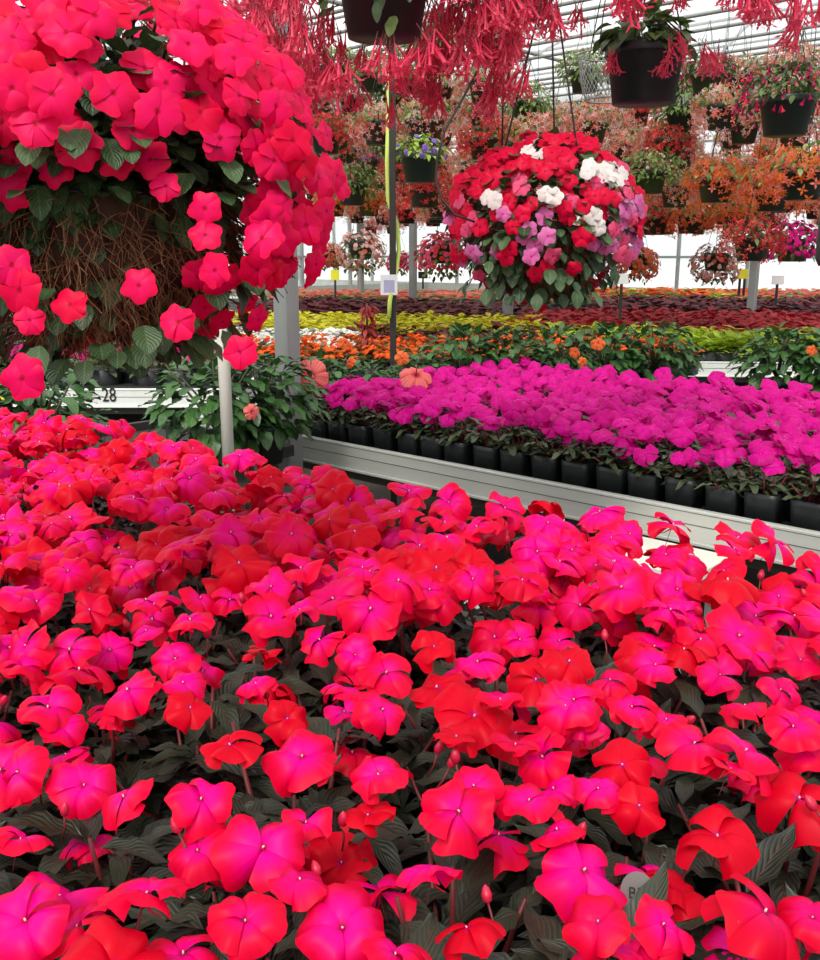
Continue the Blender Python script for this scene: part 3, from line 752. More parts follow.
BEDS = {
 'orange': ('orange flowered bedding plant', [bedding('dark_leaf', 'orange_bed', fl=30, fs=.036) for _ in range(3)], 'orange_impatiens'),
 'white': ('white flowered bedding plant', [bedding('dark_leaf', 'white_bed', fl=34, fs=.036) for _ in range(2)], 'white_impatiens'),
 'yellow': ('bright yellow coleus', [bedding('yellow_bed', n=60) for _ in range(2)], 'yellow_coleus'),
 'lime': ('lime green coleus', [bedding('lime_bed', n=60, L=.15, W=.35) for _ in range(3)], 'lime_coleus'),
 'olive': ('olive green coleus', [bedding('olive_bed', n=60) for _ in range(2)], 'olive_coleus'),
 'red': ('deep red coleus', [bedding('red_bed', n=60) for _ in range(2)], 'red_coleus'),
 'maroon': ('dark maroon coleus', [bedding('maroon_bed', n=60) for _ in range(2)], 'maroon_coleus'),
 'pinkbed': ('small magenta flowered bedding plant', [bedding('dark_leaf', 'magenta_far', fl=16, fs=.03) for _ in range(2)], 'magenta_bedding_plant'),
 'goldbed': ('golden flowered bedding plant', [bedding('far_leaf', 'orange_bed', n=30, fl=10, fs=.05) for _ in range(1)] + [bedding('yellow_bed', n=60)], 'golden_bedding_plant'),
 'coralbed': ('coral flowered bedding plant', [bedding('far_leaf', 'coral_far', fl=16, fs=.045) for _ in range(2)], 'coral_bedding_plant')}
def strip(kind, x0, x1, yn, yf, xm, ang, where, spx=.34, h=1.0, jit=.04, surf=.73):
    """fill the bench area seen between these edges with plants in rows"""
    nm, meshes, name = BEDS[kind]
    a, _ = onh(xm, yn, h); b, _ = onh(xm, yf, h)
    d = Vector((math.cos(ang), math.sin(ang), 0)); e = Vector((-d.y, d.x, 0))
    depth = (b - a).length * abs(e.dot((b - a).normalized())); nr = max(1, int(round(depth / spx)))
    cnt = 0
    for j in range(nr):
        for i in range(-60, 61):
            q = a + e * ((j + .5) * depth / nr) + d * (i * spx + (.5 * spx if j % 2 else 0)) + Vector((rr(-jit, jit), rr(-jit, jit), 0))
            x, y, t = project(q)
            if x < x0 - 6 or x > x1 + 6: continue
            k = spx / .34
            o = inst(name, random.choice(meshes), None, (q.x, q.y, surf), (0, 0, rr(0, 6.28)), (k, k, .95 + rr(-.05, .08)))
            tag(o, '%s %s' % (nm, where), 'plant', '%s plants %s' % (kind if kind not in ('pinkbed', 'goldbed', 'coralbed') else kind[:-3], where)); cnt += 1
    return cnt
A1 = -0.06; A2 = -0.22
tot = 0
tot += strip('pinkbed', -20, 215, 349.5, 340, 100, 0.0, 'on the bench numbered 28', .26, h=.98, surf=.73)
tot += strip('olive', -20, 225, 337, 329, 100, 0.0, 'in the far left strip under the rose basket', .36)
tot += strip('maroon', -20, 225, 325, 309, 100, 0.0, 'in the far left strip behind the rose basket', .45)
tot += strip('orange', 222, 520, 348, 333, 400, A1, 'in the orange bed behind the post', .27, h=.97, surf=.73)
tot += strip('orange', 520, 680, 343, 334, 600, A1, 'in the orange strip behind the hibiscus', .30, h=.97, surf=.73)
tot += strip('lime', 560, 830, 343, 335, 720, -.1, 'in the front lime strip above the pale rail', .28, h=.9, surf=.73)
tot += strip('olive', 545, 830, 334.5, 330.5, 700, A2, 'between the two lime strips', .32, h=.92, surf=.73)
tot += strip('lime', 540, 830, 330.5, 320, 700, A2, 'in the back lime strip before the red bed', .36)
tot += strip('white', 225, 352, 337, 323, 290, A2, 'in the white patch behind the post', .30)
tot += strip('maroon', 352, 540, 337, 321, 450, A2, 'between the orange and yellow beds', .32, h=.97)
tot += strip('yellow', 225, 525, 321, 307, 400, A2, 'in the yellow bed', .38)
tot += strip('red', 525, 835, 322, 303, 690, A2, 'in the broad red bed on the right', .42)
tot += strip('maroon', 270, 525, 306, 294, 400, A2, 'behind the yellow bed', .5)
tot += strip('maroon', 600, 835, 302, 292, 720, A2, 'behind the red bed', .5)
tot += strip('coralbed', 280, 600, 293, 287, 450, A2, 'in the far left rows', .6)
tot += strip('goldbed', 600, 760, 291, 285, 690, A2, 'in the far golden rows', .6)
tot += strip('coralbed', 740, 835, 292, 286, 790, A2, 'in the far right rows', .6)
print('bedding', tot)
# benches carrying the far beds
def farbench(x0, x1, yn, yf, ang, label, h=1.0):
    a, _ = onh(x0, yn, h); b, _ = onh(x1, yn, h); c, _ = onh((x0 + x1) / 2, yf, h); m0, _ = onh((x0 + x1) / 2, yn, h)
    d = Vector((math.cos(ang), math.sin(ang), 0)); e = Vector((-d.y, d.x, 0))
    L = (b - a).length * 1.02; D = max(.6, e.dot(c - m0))
    o = m0 - d * (L / 2); bench(label, Vector((o.x, o.y, 0)), ang, L, D, rail='whitealu', legs=3, top=.80)
bench('long bench under the yellow coleus', Vector((-7.0, 9.75, 0)), -0.06, 8.4, 3.6, rail='whitealu', legs=4)
bench('farthest bench below the round baskets', Vector((-9.0, 14.2, 0)), -0.06, 20.0, 6.0, rail='whitealu', legs=5)
bench('dark bench at the far left under the rose basket', Vector((-9.0, 8.3, 0)), 0.0, 7.5, 1.0, rail='whitealu', legs=3)

# ------------------------------------------------------------------ hanging baskets
def hanger_mesh(r, h, H=.42):
    K = Kit()
    for i in range(3):
        a = i * 2.094 + .4
        K.add(tube([(math.cos(a) * r, math.sin(a) * r, h * .93), (math.cos(a) * r * .5, math.sin(a) * r * .5, h + (H) * .55), (0, 0, h + H)], .0022, 4), 'wire')
    K.add(tube([(0, 0, h + H), (.012, 0, h + H + .02), (.0, 0, h + H + .04)], .003, 4), 'wire')
    return K.mesh('hanger')
def drop_mesh():
    K = Kit(); K.add(tube([(0, 0, 0), (0, 0, 1)], .0022, 4), 'wire'); return K.mesh('wire')
DROP = drop_mesh()
def basket_plant(leafm, n, R, zc, H, L=.05, W=.5, droop=0.0, seed=0):
    K = Kit(); lv = [leaf(1, W, .25, rr(.2, .9), 3, 5) for _ in range(4)]
    for i in range(n):
        a = rr(0, 6.28); ph = math.acos(rr(-.35 - droop, 1)); r_ = rr(.6, 1)
        d0 = np.array([math.sin(ph) * math.cos(a), math.sin(ph) * math.sin(a), math.cos(ph)])
        pos = np.array([0, 0, zc]) + d0 * [R, R, H] * r_
        d = unit(d0 * [1, 1, .3] + np.array([rr(-.6, .6), rr(-.6, .6), rr(-.7, .3)]))
        K.add(lv[i % 4], leafm, frame(d), pos, L * rr(.7, 1.3), random.random())
    for i in range(6):
        a = rr(0, 6.28); K.add(tube([(0, 0, .17), (math.cos(a) * R * .5, math.sin(a) * R * .5, zc + H * .6), (math.cos(a) * R * .9, math.sin(a) * R * .9, zc)], .003, 4), 'stem')
    return K.mesh('foliage')
def basket_bloom(mats, n, R, zc, H, fs=.02, lo=-.7, petals=5, tubey=False, hang=.0):
    K = Kit(); bell = hang > .01; petals = 4 if bell else 5
    pf = [petal(1.5, .36, -.1, .9, .2, .1, .5, 3, 3) if bell else petal(1, .6, .1, .2, .3, .1, .4, 3, 3) for _ in range(2)]
    tb = tube([(0, 0, 0), (0, 0, -.9), (0, 0, -1.5)], [.12, .22, .5], 5, False)
    for i in range(n):
        a = rr(0, 6.28); ph = math.acos(rr(lo, 1)); r_ = rr(.88, 1.06)
        d0 = np.array([math.sin(ph) * math.cos(a), math.sin(ph) * math.sin(a), math.cos(ph)])
        pos = np.array([0, 0, zc]) + d0 * [R, R, H] * r_ - np.array([0, 0, hang * random.random() ** 2])
        m_ = random.choices([m[0] for m in mats], [m[1] for m in mats])[0]; rv = random.random()
        if tubey:
            K.add(tb, m_, frame(unit([rr(-.4, .4), 1, rr(-.4, .4)])) @ np.array([[1, 0, 0], [0, 0, 1], [0, -1, 0.0]]) if False else align_z(unit([rr(-.5, .5), rr(-.5, .5), 1])), pos, fs, rv)
        else:
            A = align_z(unit(d0 + np.array([rr(-.4, .4), rr(-.4, .4), rr(-1.0, .1) if bell else rr(-.1, .4)])), rr(0, 6)); s_ = fs * rr(.75, 1.2)
            for k in range(petals): K.add(pf[k % 2], m_, A @ rotz(k * 2 * math.pi / petals), pos, s_, rv)
    return K.mesh('blossoms')
PR, PH_ = .135, .18
HPOT = pot_mesh(PR, PH_, 'green_pot', k=24, taper=.74); HANG = hanger_mesh(PR, PH_)
KINDS = {}
def kind(name, leafm, mats, n=130, R=.21, zc=.20, H=.13, L=.055, W=.5, nb=110, fs=.021, lo=-.6, droop=.0, hang=.0, tubey=False, noun='plant'):
    KINDS[name] = [(basket_plant(leafm, n, R, zc, H, L, W, droop), basket_bloom(mats, nb, R * 1.03, zc, H, fs, lo, tubey=tubey, hang=hang) if nb else None) for _ in range(2)]
kind('orange', 'far_leaf', [('orange_far', 1), ('coral_far', .5)], nb=350, hang=.17, n=150, fs=.0185, R=.235)
kind('coral', 'far_leaf', [('coral_far', 1), ('pinkwhite_far', 1.0)], nb=380, hang=.20, n=150, fs=.0175, R=.235)
kind('red', 'dark_leaf', [('red_far', 1), ('coral_far', .2)], nb=320, hang=.15, n=150, fs=.0175, R=.23)
kind('blush', 'far_leaf', [('pinkwhite_far', 1), ('coral_far', .5)], nb=320, hang=.17, n=200, fs=.0165, R=.24)
kind('green', 'far_leaf', [('pinkwhite_far', 1)], nb=40, n=420, L=.055, R=.27, H=.16, fs=.014, droop=.4)
kind('plum', 'dark_leaf', [('plum_far', 1), ('red_far', .2)], nb=110, n=300, R=.25, H=.15, fs=.022, tubey=True, L=.055)
kind('lime', 'lime_leaf', [('violet_far', 1)], nb=26, n=190, R=.18, zc=.19, H=.12, fs=.022, L=.05)
kind('violet', 'dark_leaf', [('pink_petal', 1), ('violet_far', .6)], nb=40, n=130, R=.17, H=.12, fs=.025)
kind('magentaball', 'dark_leaf', [('magenta_far', 1)], nb=300, n=200, R=.24, zc=.10, H=.22, fs=.024, lo=-.3)
kind('blushball', 'dark_leaf', [('pinkwhite_far', 1), ('coral_far', .25)], nb=210, n=320, R=.25, zc=.06, H=.23, fs=.026, lo=-.7, droop=.6)
kind('pinkball', 'dark_leaf', [('rosepink_petal', 1), ('red_far', .5)], nb=280, n=280, R=.25, zc=.06, H=.23, fs=.026, lo=-.5, droop=.6)
kind('coralball', 'far_leaf', [('coral_far', 1), ('orange_far', .4)], nb=300, n=240, R=.24, zc=.06, H=.21, fs=.026, lo=-.7, droop=.6)
kind('redball', 'dark_leaf', [('red_far', 1), ('orange_far', .4)], nb=280, n=240, R=.24, zc=.08, H=.21, fs=.028, lo=-.4, droop=.6)
NAMES = {'orange': 'begonia_basket', 'coral': 'begonia_basket', 'red': 'begonia_basket', 'blush': 'begonia_basket', 'green': 'foliage_basket', 'plum': 'fuchsia_basket', 'lime': 'lime_foliage_basket', 'violet': 'petunia_basket'}
_master = {}
def hang_basket(k, p, label, group=None, s=1.0, pot=True, wire=True, snap=True):
    """p is the pot's base centre; hung from a pipe above"""
    if snap:       # slide along the sight ray so the basket hangs under a pipe
        n0 = p.x * N.x + p.y * N.y; n1 = round(n0 / .5) * .5; f = n1 / n0
        p = Vector((p.x * f, p.y * f, CAM_H + (p.z - CAM_H) * f)); pipe_ns.add(n1)
    var = random.choice(KINDS[k])
    root = empty(NAMES.get(k, 'flower_ball_basket'), p, rr(0, 6.28), s); tag(root, label, 'hanging basket', group)
    inst('pot', HPOT, root); inst('foliage', var[0], root)
    if var[1]: inst('blossoms', var[1], root)
    inst('hanger', HANG, root)
    top = p.z + (PH_ + .46) * s
    if top < PIPE_Z - .01: inst('wire', DROP, root, (0, 0, PH_ + .45), (0, 0, 0), (1, 1, (PIPE_Z - top + .02) / s))
    return root
def HB(k, x, y, w, label, s=1.0, dia=.27, group=None):
    t = FPX * dia * s / w; p = at(x, y, t); p.z -= PH_ * s * .5
    return hang_basket(k, p, label, group, s)
HB('lime', 420, 168, 41, 'dark green pot of lime foliage with small blue flowers, right of the sign pole', .9)
HB('red', 424, 196, 33, 'dark pot of red begonias directly below the lime foliage pot')
HB('coral', 441, 206, 32, 'dark pot of coral begonias low, left of the red and white ball')
HB('green', 412, 84, 34, 'trailing green basket just below the coral tube blossoms')
HB('green', 372, 80, 30, 'small green basket high up beside the rose ball, under coral tubes')
HB('violet', 303, 82, 27, 'upper dark pot with mauve flowers just above the rose basket edge')
HB('violet', 316, 110, 27, 'lower dark pot with mauve flowers touching the rose basket edge')
HB('violet', 366, 168, 25, 'pot of violet flowers between the rose basket and the sign pole')
HB('green', 352, 195, 30, 'plain green leafy pot beside the right rim of the rose basket')
HB('red', 336, 140, 28, 'pot of red flowers peeking from behind the rose basket')
HB('green', 455, 112, 26, 'green leafy basket under the middle of the coral tube blossoms')
HB('green', 526, 112, 30, 'green leafy basket right of the thin black wire')
HB('coral', 560, 128, 26, 'coral basket just above the red and white ball on its right')
HB('coral', 607, 122, 28, 'upper pot of a pair left of the big black pot')
HB('coral', 620, 141, 26, 'lower pot of a pair left of the big black pot')
HB('green', 681, 117, 32, 'upper pot of a pair just right of the big black pot')
HB('coral', 681, 134, 27, 'lower pot of a pair just right of the big black pot')
HB('orange', 716, 190, 36, 'orange begonia basket in the middle of the right side')
HB('green', 650, 182, 33, 'bushy green basket right of the red and white ball')
HB('red', 655, 226, 26, 'low red basket beneath the bushy green one')
HB('plum', 786, 116, 56, 'large dark pot of plum fuchsias near the right border')
HB('plum', 744, 133, 30, 'smaller plum fuchsia pot left of the large one', .9)
HB('plum', 706, 84, 30, 'plum fuchsia basket high behind the big black pot', .9)
HB('orange', 802, 184, 46, 'wide orange basket at the right border below the plum fuchsias')
HB('orange', 773, 198, 38, 'orange begonia pot just left of the wide one')
HB('orange', 735, 222, 28, 'small orange basket above the yellow price card')
HB('orange', 690, 224, 28, 'orange basket above the bright gap in the end wall')
HB('red', 752, 248, 38, 'red begonia basket hanging low beside the grey post')
HB('magentaball', 792, 250, 34, 'magenta ball basket hanging low near the right border')
HB('blushball', 716, 262, 26, 'blush flowered ball basket left of the yellow price card')
HB('coralball', 638, 262, 24, 'coral ball basket low beside the red and white ball')
HB('blushball', 361, 250, 26, 'white and blush ball basket low left of the sign pole')
HB('pinkball', 442, 254, 28, 'pink and red ball basket low left of the red and white ball')
HB('pinkball', 400, 262, 15, 'far small pink basket between the two low ball baskets')
HB('coralball', 330, 255, 18, 'far coral ball basket beside the rose basket rim')

# rows of baskets filling the house behind
fk = 0
for n_ in [5.5, 6.75, 8.0, 9.25, 10.5, 12.0, 13.5, 15.5, 17.5]:
    for tier, zb in enumerate((2.02, 2.42, 2.86)):
        if n_ < 7 and tier == 0: continue
        for s_ in np.arange(-14, 10, .54 if n_ < 12 else .6):
            q = sn(s_ + rr(-.1, .1), n_, zb + rr(-.06, .06))
            x, y, t = project((q.x, q.y, q.z + .15))
            if t < 6.3 or x < 285 or x > 850 or y < 12 or y > 238: continue
            if 300 < x < 480 and y < 60 and random.random() < .3: continue
            if random.random() < (.26 if n_ < 12 else .4): continue
            if 560 < x < 700 and 60 < y < 110 and random.random() < .5: continue
            if y < 120: kk = random.choices(['green', 'coral', 'blush', 'red', 'plum'], [5 if x < 560 else 2, 1.5, 2, .6, 1.2 if x > 600 else 0])[0]
            elif x < 480: kk = random.choices(['coral', 'red', 'blush', 'green', 'orange'], [4, 2, 2, 1.3, 1.2])[0]
            else: kk = random.choices(['orange', 'coral', 'red', 'green', 'blush'], [5, 4, 1.5, .8, .6])[0]
            word = {'green': 'green leafy', 'coral': 'coral begonia', 'blush': 'blush pink begonia', 'red': 'red begonia', 'orange': 'orange begonia', 'plum': 'plum fuchsia'}[kk]
            hz = 'left of the red and white ball' if x < 470 else ('behind the red and white ball' if x < 640 else 'on the right side')
            vz = ('lowest', 'middle', 'highest')[tier]
            lb = 'small %s basket, %s far tier, %s' % (word, vz, hz)
            pipe_ns.add(n_)
            hang_basket(kk, q, lb, '%s baskets, %s far tier, %s' % (word, vz, hz), rr(.9, 1.05), snap=False); fk += 1
print('far baskets', fk)

# ------------------------------------------------------------------ the big rose basket
def wire_basket(root, r, h, z):
    """half-round basket of coir with loose strands"""
    K = Kit(); prof = [(0.001, z - h)] + [(r * math.sin(a), z - h * math.cos(a)) for a in np.linspace(.2, math.pi / 2, 9)] + [(r * .93, z + .012), (r * .9, z - .02)]
    t_ = lathe(prof, 40); v = t_[0]; v += rng.normal(0, .004, v.shape); K.add(t_, 'moss')
    K.add(lathe([(r * .92, z - .015), (0.001, z + .02)], 24), 'soil'); K.obj('coir_liner', root)
    K = Kit()
    for i in range(2400):
        a = rr(0, 6.28); b = rr(.35, 1.6); p = np.array([r * math.sin(b) * math.cos(a), r * math.sin(b) * math.sin(a), z - h * math.cos(b)])
        if b > 1.57: p[2] = z
        o_ = unit(p - [0, 0, z]) ; pts = [p]
        d = unit(np.array([rr(-1, 1), rr(-1, 1), rr(-1.2, .3)]) + o_ * .6)
        for k in range(4):
            d = unit(d + np.array([rr(-.7, .7), rr(-.7, .7), rr(-.8, .3)])); pts.append(pts[-1] + d * rr(.010, .022))
        K.add(tube(pts, .0006, 3, False), 'fibre')
    K.obj('loose_strands', root)
    K = Kit()
    K.add(tube([(r * 1.01 * math.cos(a), r * 1.01 * math.sin(a), z) for a in np.linspace(0, 6.2832, 33)], .003, 5), 'wire')
    for i in range(10):
        a = i * .628; K.add(tube([(r * 1.01 * math.sin(b) * math.cos(a), r * 1.01 * math.sin(b) * math.sin(a), z - h * 1.01 * math.cos(b)) for b in np.linspace(.1, 1.57, 8)], .002, 4), 'wire')
    K.obj('wire_frame', root)
def leaves_on(mat, spots, Ls, W=.62, name='foliage'):
    K = Kit(); lv = [leaf(1, W * rr(.9, 1.1), .2, rr(.1, .5), 7, 8, peak=.46, wave=.6) for _ in range(6)]
    for i, (p, d) in enumerate(spots): K.add(lv[i % 6], mat, frame(d), p, rr(*Ls), random.random())
    return K.mesh(name)
def ball(root, rx, rz, count, sets, dia, ok, keep, ctr=(0, 0, 0), mind=.8, towards=None, jr=.05, pick=None):
    """flowers spaced over an ellipsoid; ok(direction) -> chance"""
    pts = []
    tries = 0
    while len(pts) < count and tries < 40000:
        tries += 1
        d = unit(rng.normal(size=3)); pr = ok(d)
        if random.random() > pr: continue
        rj = 1 + rr(-jr * 1.6, jr); p = np.array(ctr) + d * [rx, rx, rz] * rj
        if any(np.sum((p - q[0]) ** 2) < (dia * mind) ** 2 * .55 for q in pts): continue
        pts.append((p, d))
    pts.sort(key=lambda q: -float(np.dot(q[0], towards)))
    rest = Kit()
    for i, (p, d) in enumerate(pts):
        nrm = unit(d * [1, 1, 1.1] + np.array([rr(-.35, .35), rr(-.35, .35), rr(-.2, .4)]) + np.array(towards) * .75)
        ms = random.choices([m[0] for m in sets], [m[1] if callable(m[1]) is False else m[1](d) for m in sets])[0]
        sc_ = dia * .5 * rr(.88, 1.12)
        if pick: ms = pick(p, ms)
        if i < keep: inst('flower', random.choice(ms), root, p, euler_of(align_z(nrm, rr(0, 6.28))), sc_)
        else:
            me = random.choice(ms); vv = np.empty(len(me.vertices) * 3); me.vertices.foreach_get('co', vv); vv = vv.reshape(-1, 3)
            A = align_z(nrm, rr(0, 6.28)); pt = petal(1, .62, .2, .15, .2, .04, .36, 5, 4)
            mt = me.materials[0]
            for k in range(5): rest.add(pt, mt, A @ rotz(k * 1.2566), p, sc_, random.random())
    if rest.n:
        o = rest.obj('outer_flowers', root); o['kind'] = 'stuff'
    return pts
def view_dir(px, py, p):    # unit vector from basket to eye
    return unit(np.array([0, 0, CAM_H]) - np.array(p))

C = at(100, 180, 1.27)
root = empty('rose_impatiens_basket', (C.x, C.y, C.z - .20)); tag(root, 'huge hanging basket overflowing with rose red impatiens, upper left corner', 'hanging basket')
ctr = (0, 0, .20); tw = view_dir(0, 0, C)
right = unit(np.cross(-tw, [0, 0, 1])); 
wire_basket(root, .165, .17, .175)
def ok_rose(d):
    e = d[2]; side = float(np.dot(d, right)); front = float(np.dot(d, tw))
    if e > .12: return 1.0
    if side > .55: return 1.0 if e > -.55 else .2
    if side < -.55: return .9 if e > -.35 else .1
    if side > .38 and e < 0: return .55 if e > -.85 else .1
    if e > -.02: return .5
    return .02 if front > 0 else .3
pts = ball(root, .30, .235, 470, [(ROSE, 1)], .046, ok_rose, 100, ctr, .62, tw, .09)
# leaves under the flowers, and hanging leaves at the bottom
K2 = []
for i in range(1900):
    d = unit(rng.normal(size=3)); r_ = rr(.35, .93); side = float(np.dot(d, right))
    if d[2] < .05 and abs(side) < .5 and r_ > .60: r_ *= .6
    p = np.array(ctr) + d * [.30, .30, .235] * r_
    K2.append((p, unit(d * [1, 1, .5] + np.array([rr(-.6, .6), rr(-.6, .6), rr(-.9, .2)]))))
for i in range(700):
    a = rr(0, 6.28); q = .24 * math.sqrt(random.random()); p = np.array([math.cos(a) * q, math.sin(a) * q, rr(.16, .30) + .06 * (1 - q / .24)])
    K2.append((p, unit([math.cos(a) + rr(-.8, .8), math.sin(a) + rr(-.8, .8), rr(-.6, .6)])))
inst('foliage', leaves_on('walleriana_leaf', K2, (.035, .055)), root)
K2 = []
for i in range(230):
    a = rr(0, 6.28); q = rr(.05, .2); p = np.array([math.cos(a) * q, math.sin(a) * q, rr(-.03, .08)])
    K2.append((p, unit([math.cos(a) * rr(.3, 1), math.sin(a) * rr(.3, 1), rr(-1.2, -.1)])))
inst('hanging_leaves', leaves_on('walleriana_leaf', K2, (.030, .050), .78), root)
# trailing stems in the gap on top
K = Kit()
for i in range(26):
    a = rr(0, 6.28); q = rr(.12, .27); e = rr(.1, .35)
    K.add(tube([(0.02 * math.cos(a), .02 * math.sin(a), .19), (math.cos(a) * q * .55, math.sin(a) * q * .55, .20 + e * .6), (math.cos(a) * q, math.sin(a) * q, .2 + e * .45)], [.003, .0025, .0015], 5), 'stem')
K.obj('stems', root)
# four hanging wires
K = Kit()
top = PIPE_Z - (C.z - .20)
for i in range(4):
    a = i * math.pi / 2 + .5; K.add(tube([(math.cos(a) * .165, math.sin(a) * .165, .18), (math.cos(a) * .02, math.sin(a) * .02, .95), (0, 0, 1.0)], .003, 5), 'wire')
K.add(tube([(0, 0, 1.0), (0, 0, top)], .003, 5), 'wire'); K.obj('hanger', root)
pipe_ns.add(C.x * N.x + C.y * N.y)
# low straggling blooms of the same basket, hanging below its rim
for (x, y, w) in ((240, 352, 34), (22, 378, 44), (178, 322, 36), (70, 305, 36), (20, 290, 46), (139, 285, 36), (205, 208, 34), (262, 238, 40), (205, 235, 34), (215, 270, 36), (12, 265, 40), (13, 162, 42), (53, 168, 40), (11, 192, 38), (115, 160, 40), (150, 160, 40), (166, 186, 30), (30, 320, 30)):
    t = 1.06; p = at(x, y, t) - root.location
    inst('flower', random.choice(ROSE), root, p, euler_of(align_z(unit([rr(-.3, .3), -1, rr(.0, .5)]), rr(0, 6))), w * t / FPX / 2)

# ------------------------------------------------------------------ the mixed ball basket
C = at(543, 222, 2.38)
root = empty('mixed_impatiens_basket', (C.x, C.y, C.z - .16)); tag(root, 'round hanging basket of crimson, white and pink impatiens in the middle distance', 'hanging basket')
ctr = (0, 0, .16); tw = view_dir(0, 0, C); right = unit(np.cross(-tw, [0, 0, 1]))
wire_basket(root, .14, .11, .14)
def ok_mix(d):
    e = d[2]; side = float(np.dot(d, right))
    if e > .05: return 1.0
    if e > -.45: return .5 if side > -.2 else .25
    return .12
WS = [(535, 150, 11), (497, 197, 12), (585, 168, 10), (607, 172, 11), (618, 178, 9), (550, 203, 11), (592, 222, 10), (556, 212, 6)]
PS = [(540, 222, 15), (500, 240, 10), (525, 245, 12), (476, 260, 10), (608, 240, 10), (635, 243, 8), (632, 205, 10)]
def pick_mix(p, ms):
    w = root.location + Vector(p); x, y, t = project(w)
    if t < 2.45:
        for a, b, r in WS:
            if (x - a) ** 2 + (y - b) ** 2 < (r + .5) ** 2: return WHITE
        for a, b, r in PS:
            if (x - a) ** 2 + (y - b) ** 2 < (r + 2) ** 2: return PINK
        if ms is WHITE: return RED
    return ms
ball(root, .235, .20, 420, [(RED, 5), (WHITE, lambda d: 1.0 if d[2] > .1 else .3), (PINK, lambda d: .5 if d[2] < .15 else .05), (RPINK, lambda d: 2.6 if np.dot(d, right) > .5 or d[2] < -.1 else .2)], .040, ok_mix, 100, ctr, .66, tw, .06, pick_mix)
K2 = []
for i in range(900):
    d = unit(rng.normal(size=3)); r_ = rr(.7, .97)
    if d[2] < -.2: r_ *= rr(.75, 1.0)
    K2.append((np.array(ctr) + d * [.235, .235, .205] * r_, unit(d * [1, 1, .5] + np.array([rr(-.6, .6), rr(-.6, .6), rr(-1.0, .2)]))))
for i in range(260):
    a = rr(0, 6.28); q = rr(.03, .19); K2.append((np.array([math.cos(a) * q, math.sin(a) * q, rr(-.02, .10)]), unit([math.cos(a) * rr(.2, 1), math.sin(a) * rr(.2, 1), rr(-1.4, -.2)])))
inst('foliage', leaves_on('walleriana_leaf', K2, (.03, .05), .66), root)
K = Kit(); top = PIPE_Z - (C.z - .16)
for i in range(3):
    a = i * 2.094 + 1.2; K.add(tube([(math.cos(a) * .15, math.sin(a) * .15, .14), (0, 0, .75)], .0025, 5), 'wire')
K.add(tube([(0, 0, .75), (0, 0, top)], .0025, 5), 'wire'); K.obj('hanger', root)
pipe_ns.add(C.x * N.x + C.y * N.y)
# bent drip line
K = Kit()
pts = [list(at(x, y, 2.2)) for x, y in ((478, 70), (462, 100), (445, 130), (437, 158), (436, 180), (442, 200), (455, 215), (475, 222))]
K.add(tube(pts, .0028, 6), 'wire'); o = K.obj('drip_line'); tag(o, 'thin black drip tube curving down into the red and white ball', 'hose')
o2 = Kit(); a_ = at(478, 70, 2.2); o2.add(tube([list(a_), (a_.x + .03, a_.y, a_.z + .2), (a_.x + .05, a_.y + .03, PIPE_Z)], .0028, 6), 'wire'); oo = o2.obj('upper_run', o)
K = Kit(); p = at(503, 100, 5.2); K.add(tube([(p.x, p.y, 1.9), (p.x, p.y, PIPE_Z)], .006, 6), 'wire'); tag(K.obj('drip_tube'), 'straight thin black tube hanging down behind the ball basket', 'hose')

# ------------------------------------------------------------------ coral tube-flowered fuchsia baskets at the top
def trumpet_cluster(seed):
    K = Kit(); rv = random.random()
    for i in range(11):
        a = rr(0, 6.28); sp_ = rr(.1, 1.0)
        d = unit([math.cos(a) * sp_, math.sin(a) * sp_, -1]); L = rr(.8, 1.15)
        R_ = align_z(-d, rr(0, 6))
        st = np.array([rr(-.25, .25), rr(-.25, .25), rr(-.1, .45)])
        K.add(tube([(0, 0, 0), (0, 0, -.3 * L), (0, 0, -.62 * L), (0, 0, -.74 * L)], [.018, .032, .045, .055], 5, False), 'coral_petal', R_, st, 1, rv)
        lf = leaf(.24, .085, .2, -.35, 3, 3)
        for k in range(4):
            aa = k * 1.57; K.add(lf, 'coral_petal', R_ @ rotz(aa) @ np.array([[1, 0, 0], [0, .75, .66], [0, -.66, .75]]), st + R_ @ np.array([-math.sin(aa) * .06, math.cos(aa) * .06, -.72 * L]), 1, rv)
        K.add(tube([(0, 0, 0), (0, 0, .35)], .012, 3, False), 'red_stem', R_, st, 1)
    return K.mesh('flower_cluster')
TC = [trumpet_cluster(i) for i in range(7)]
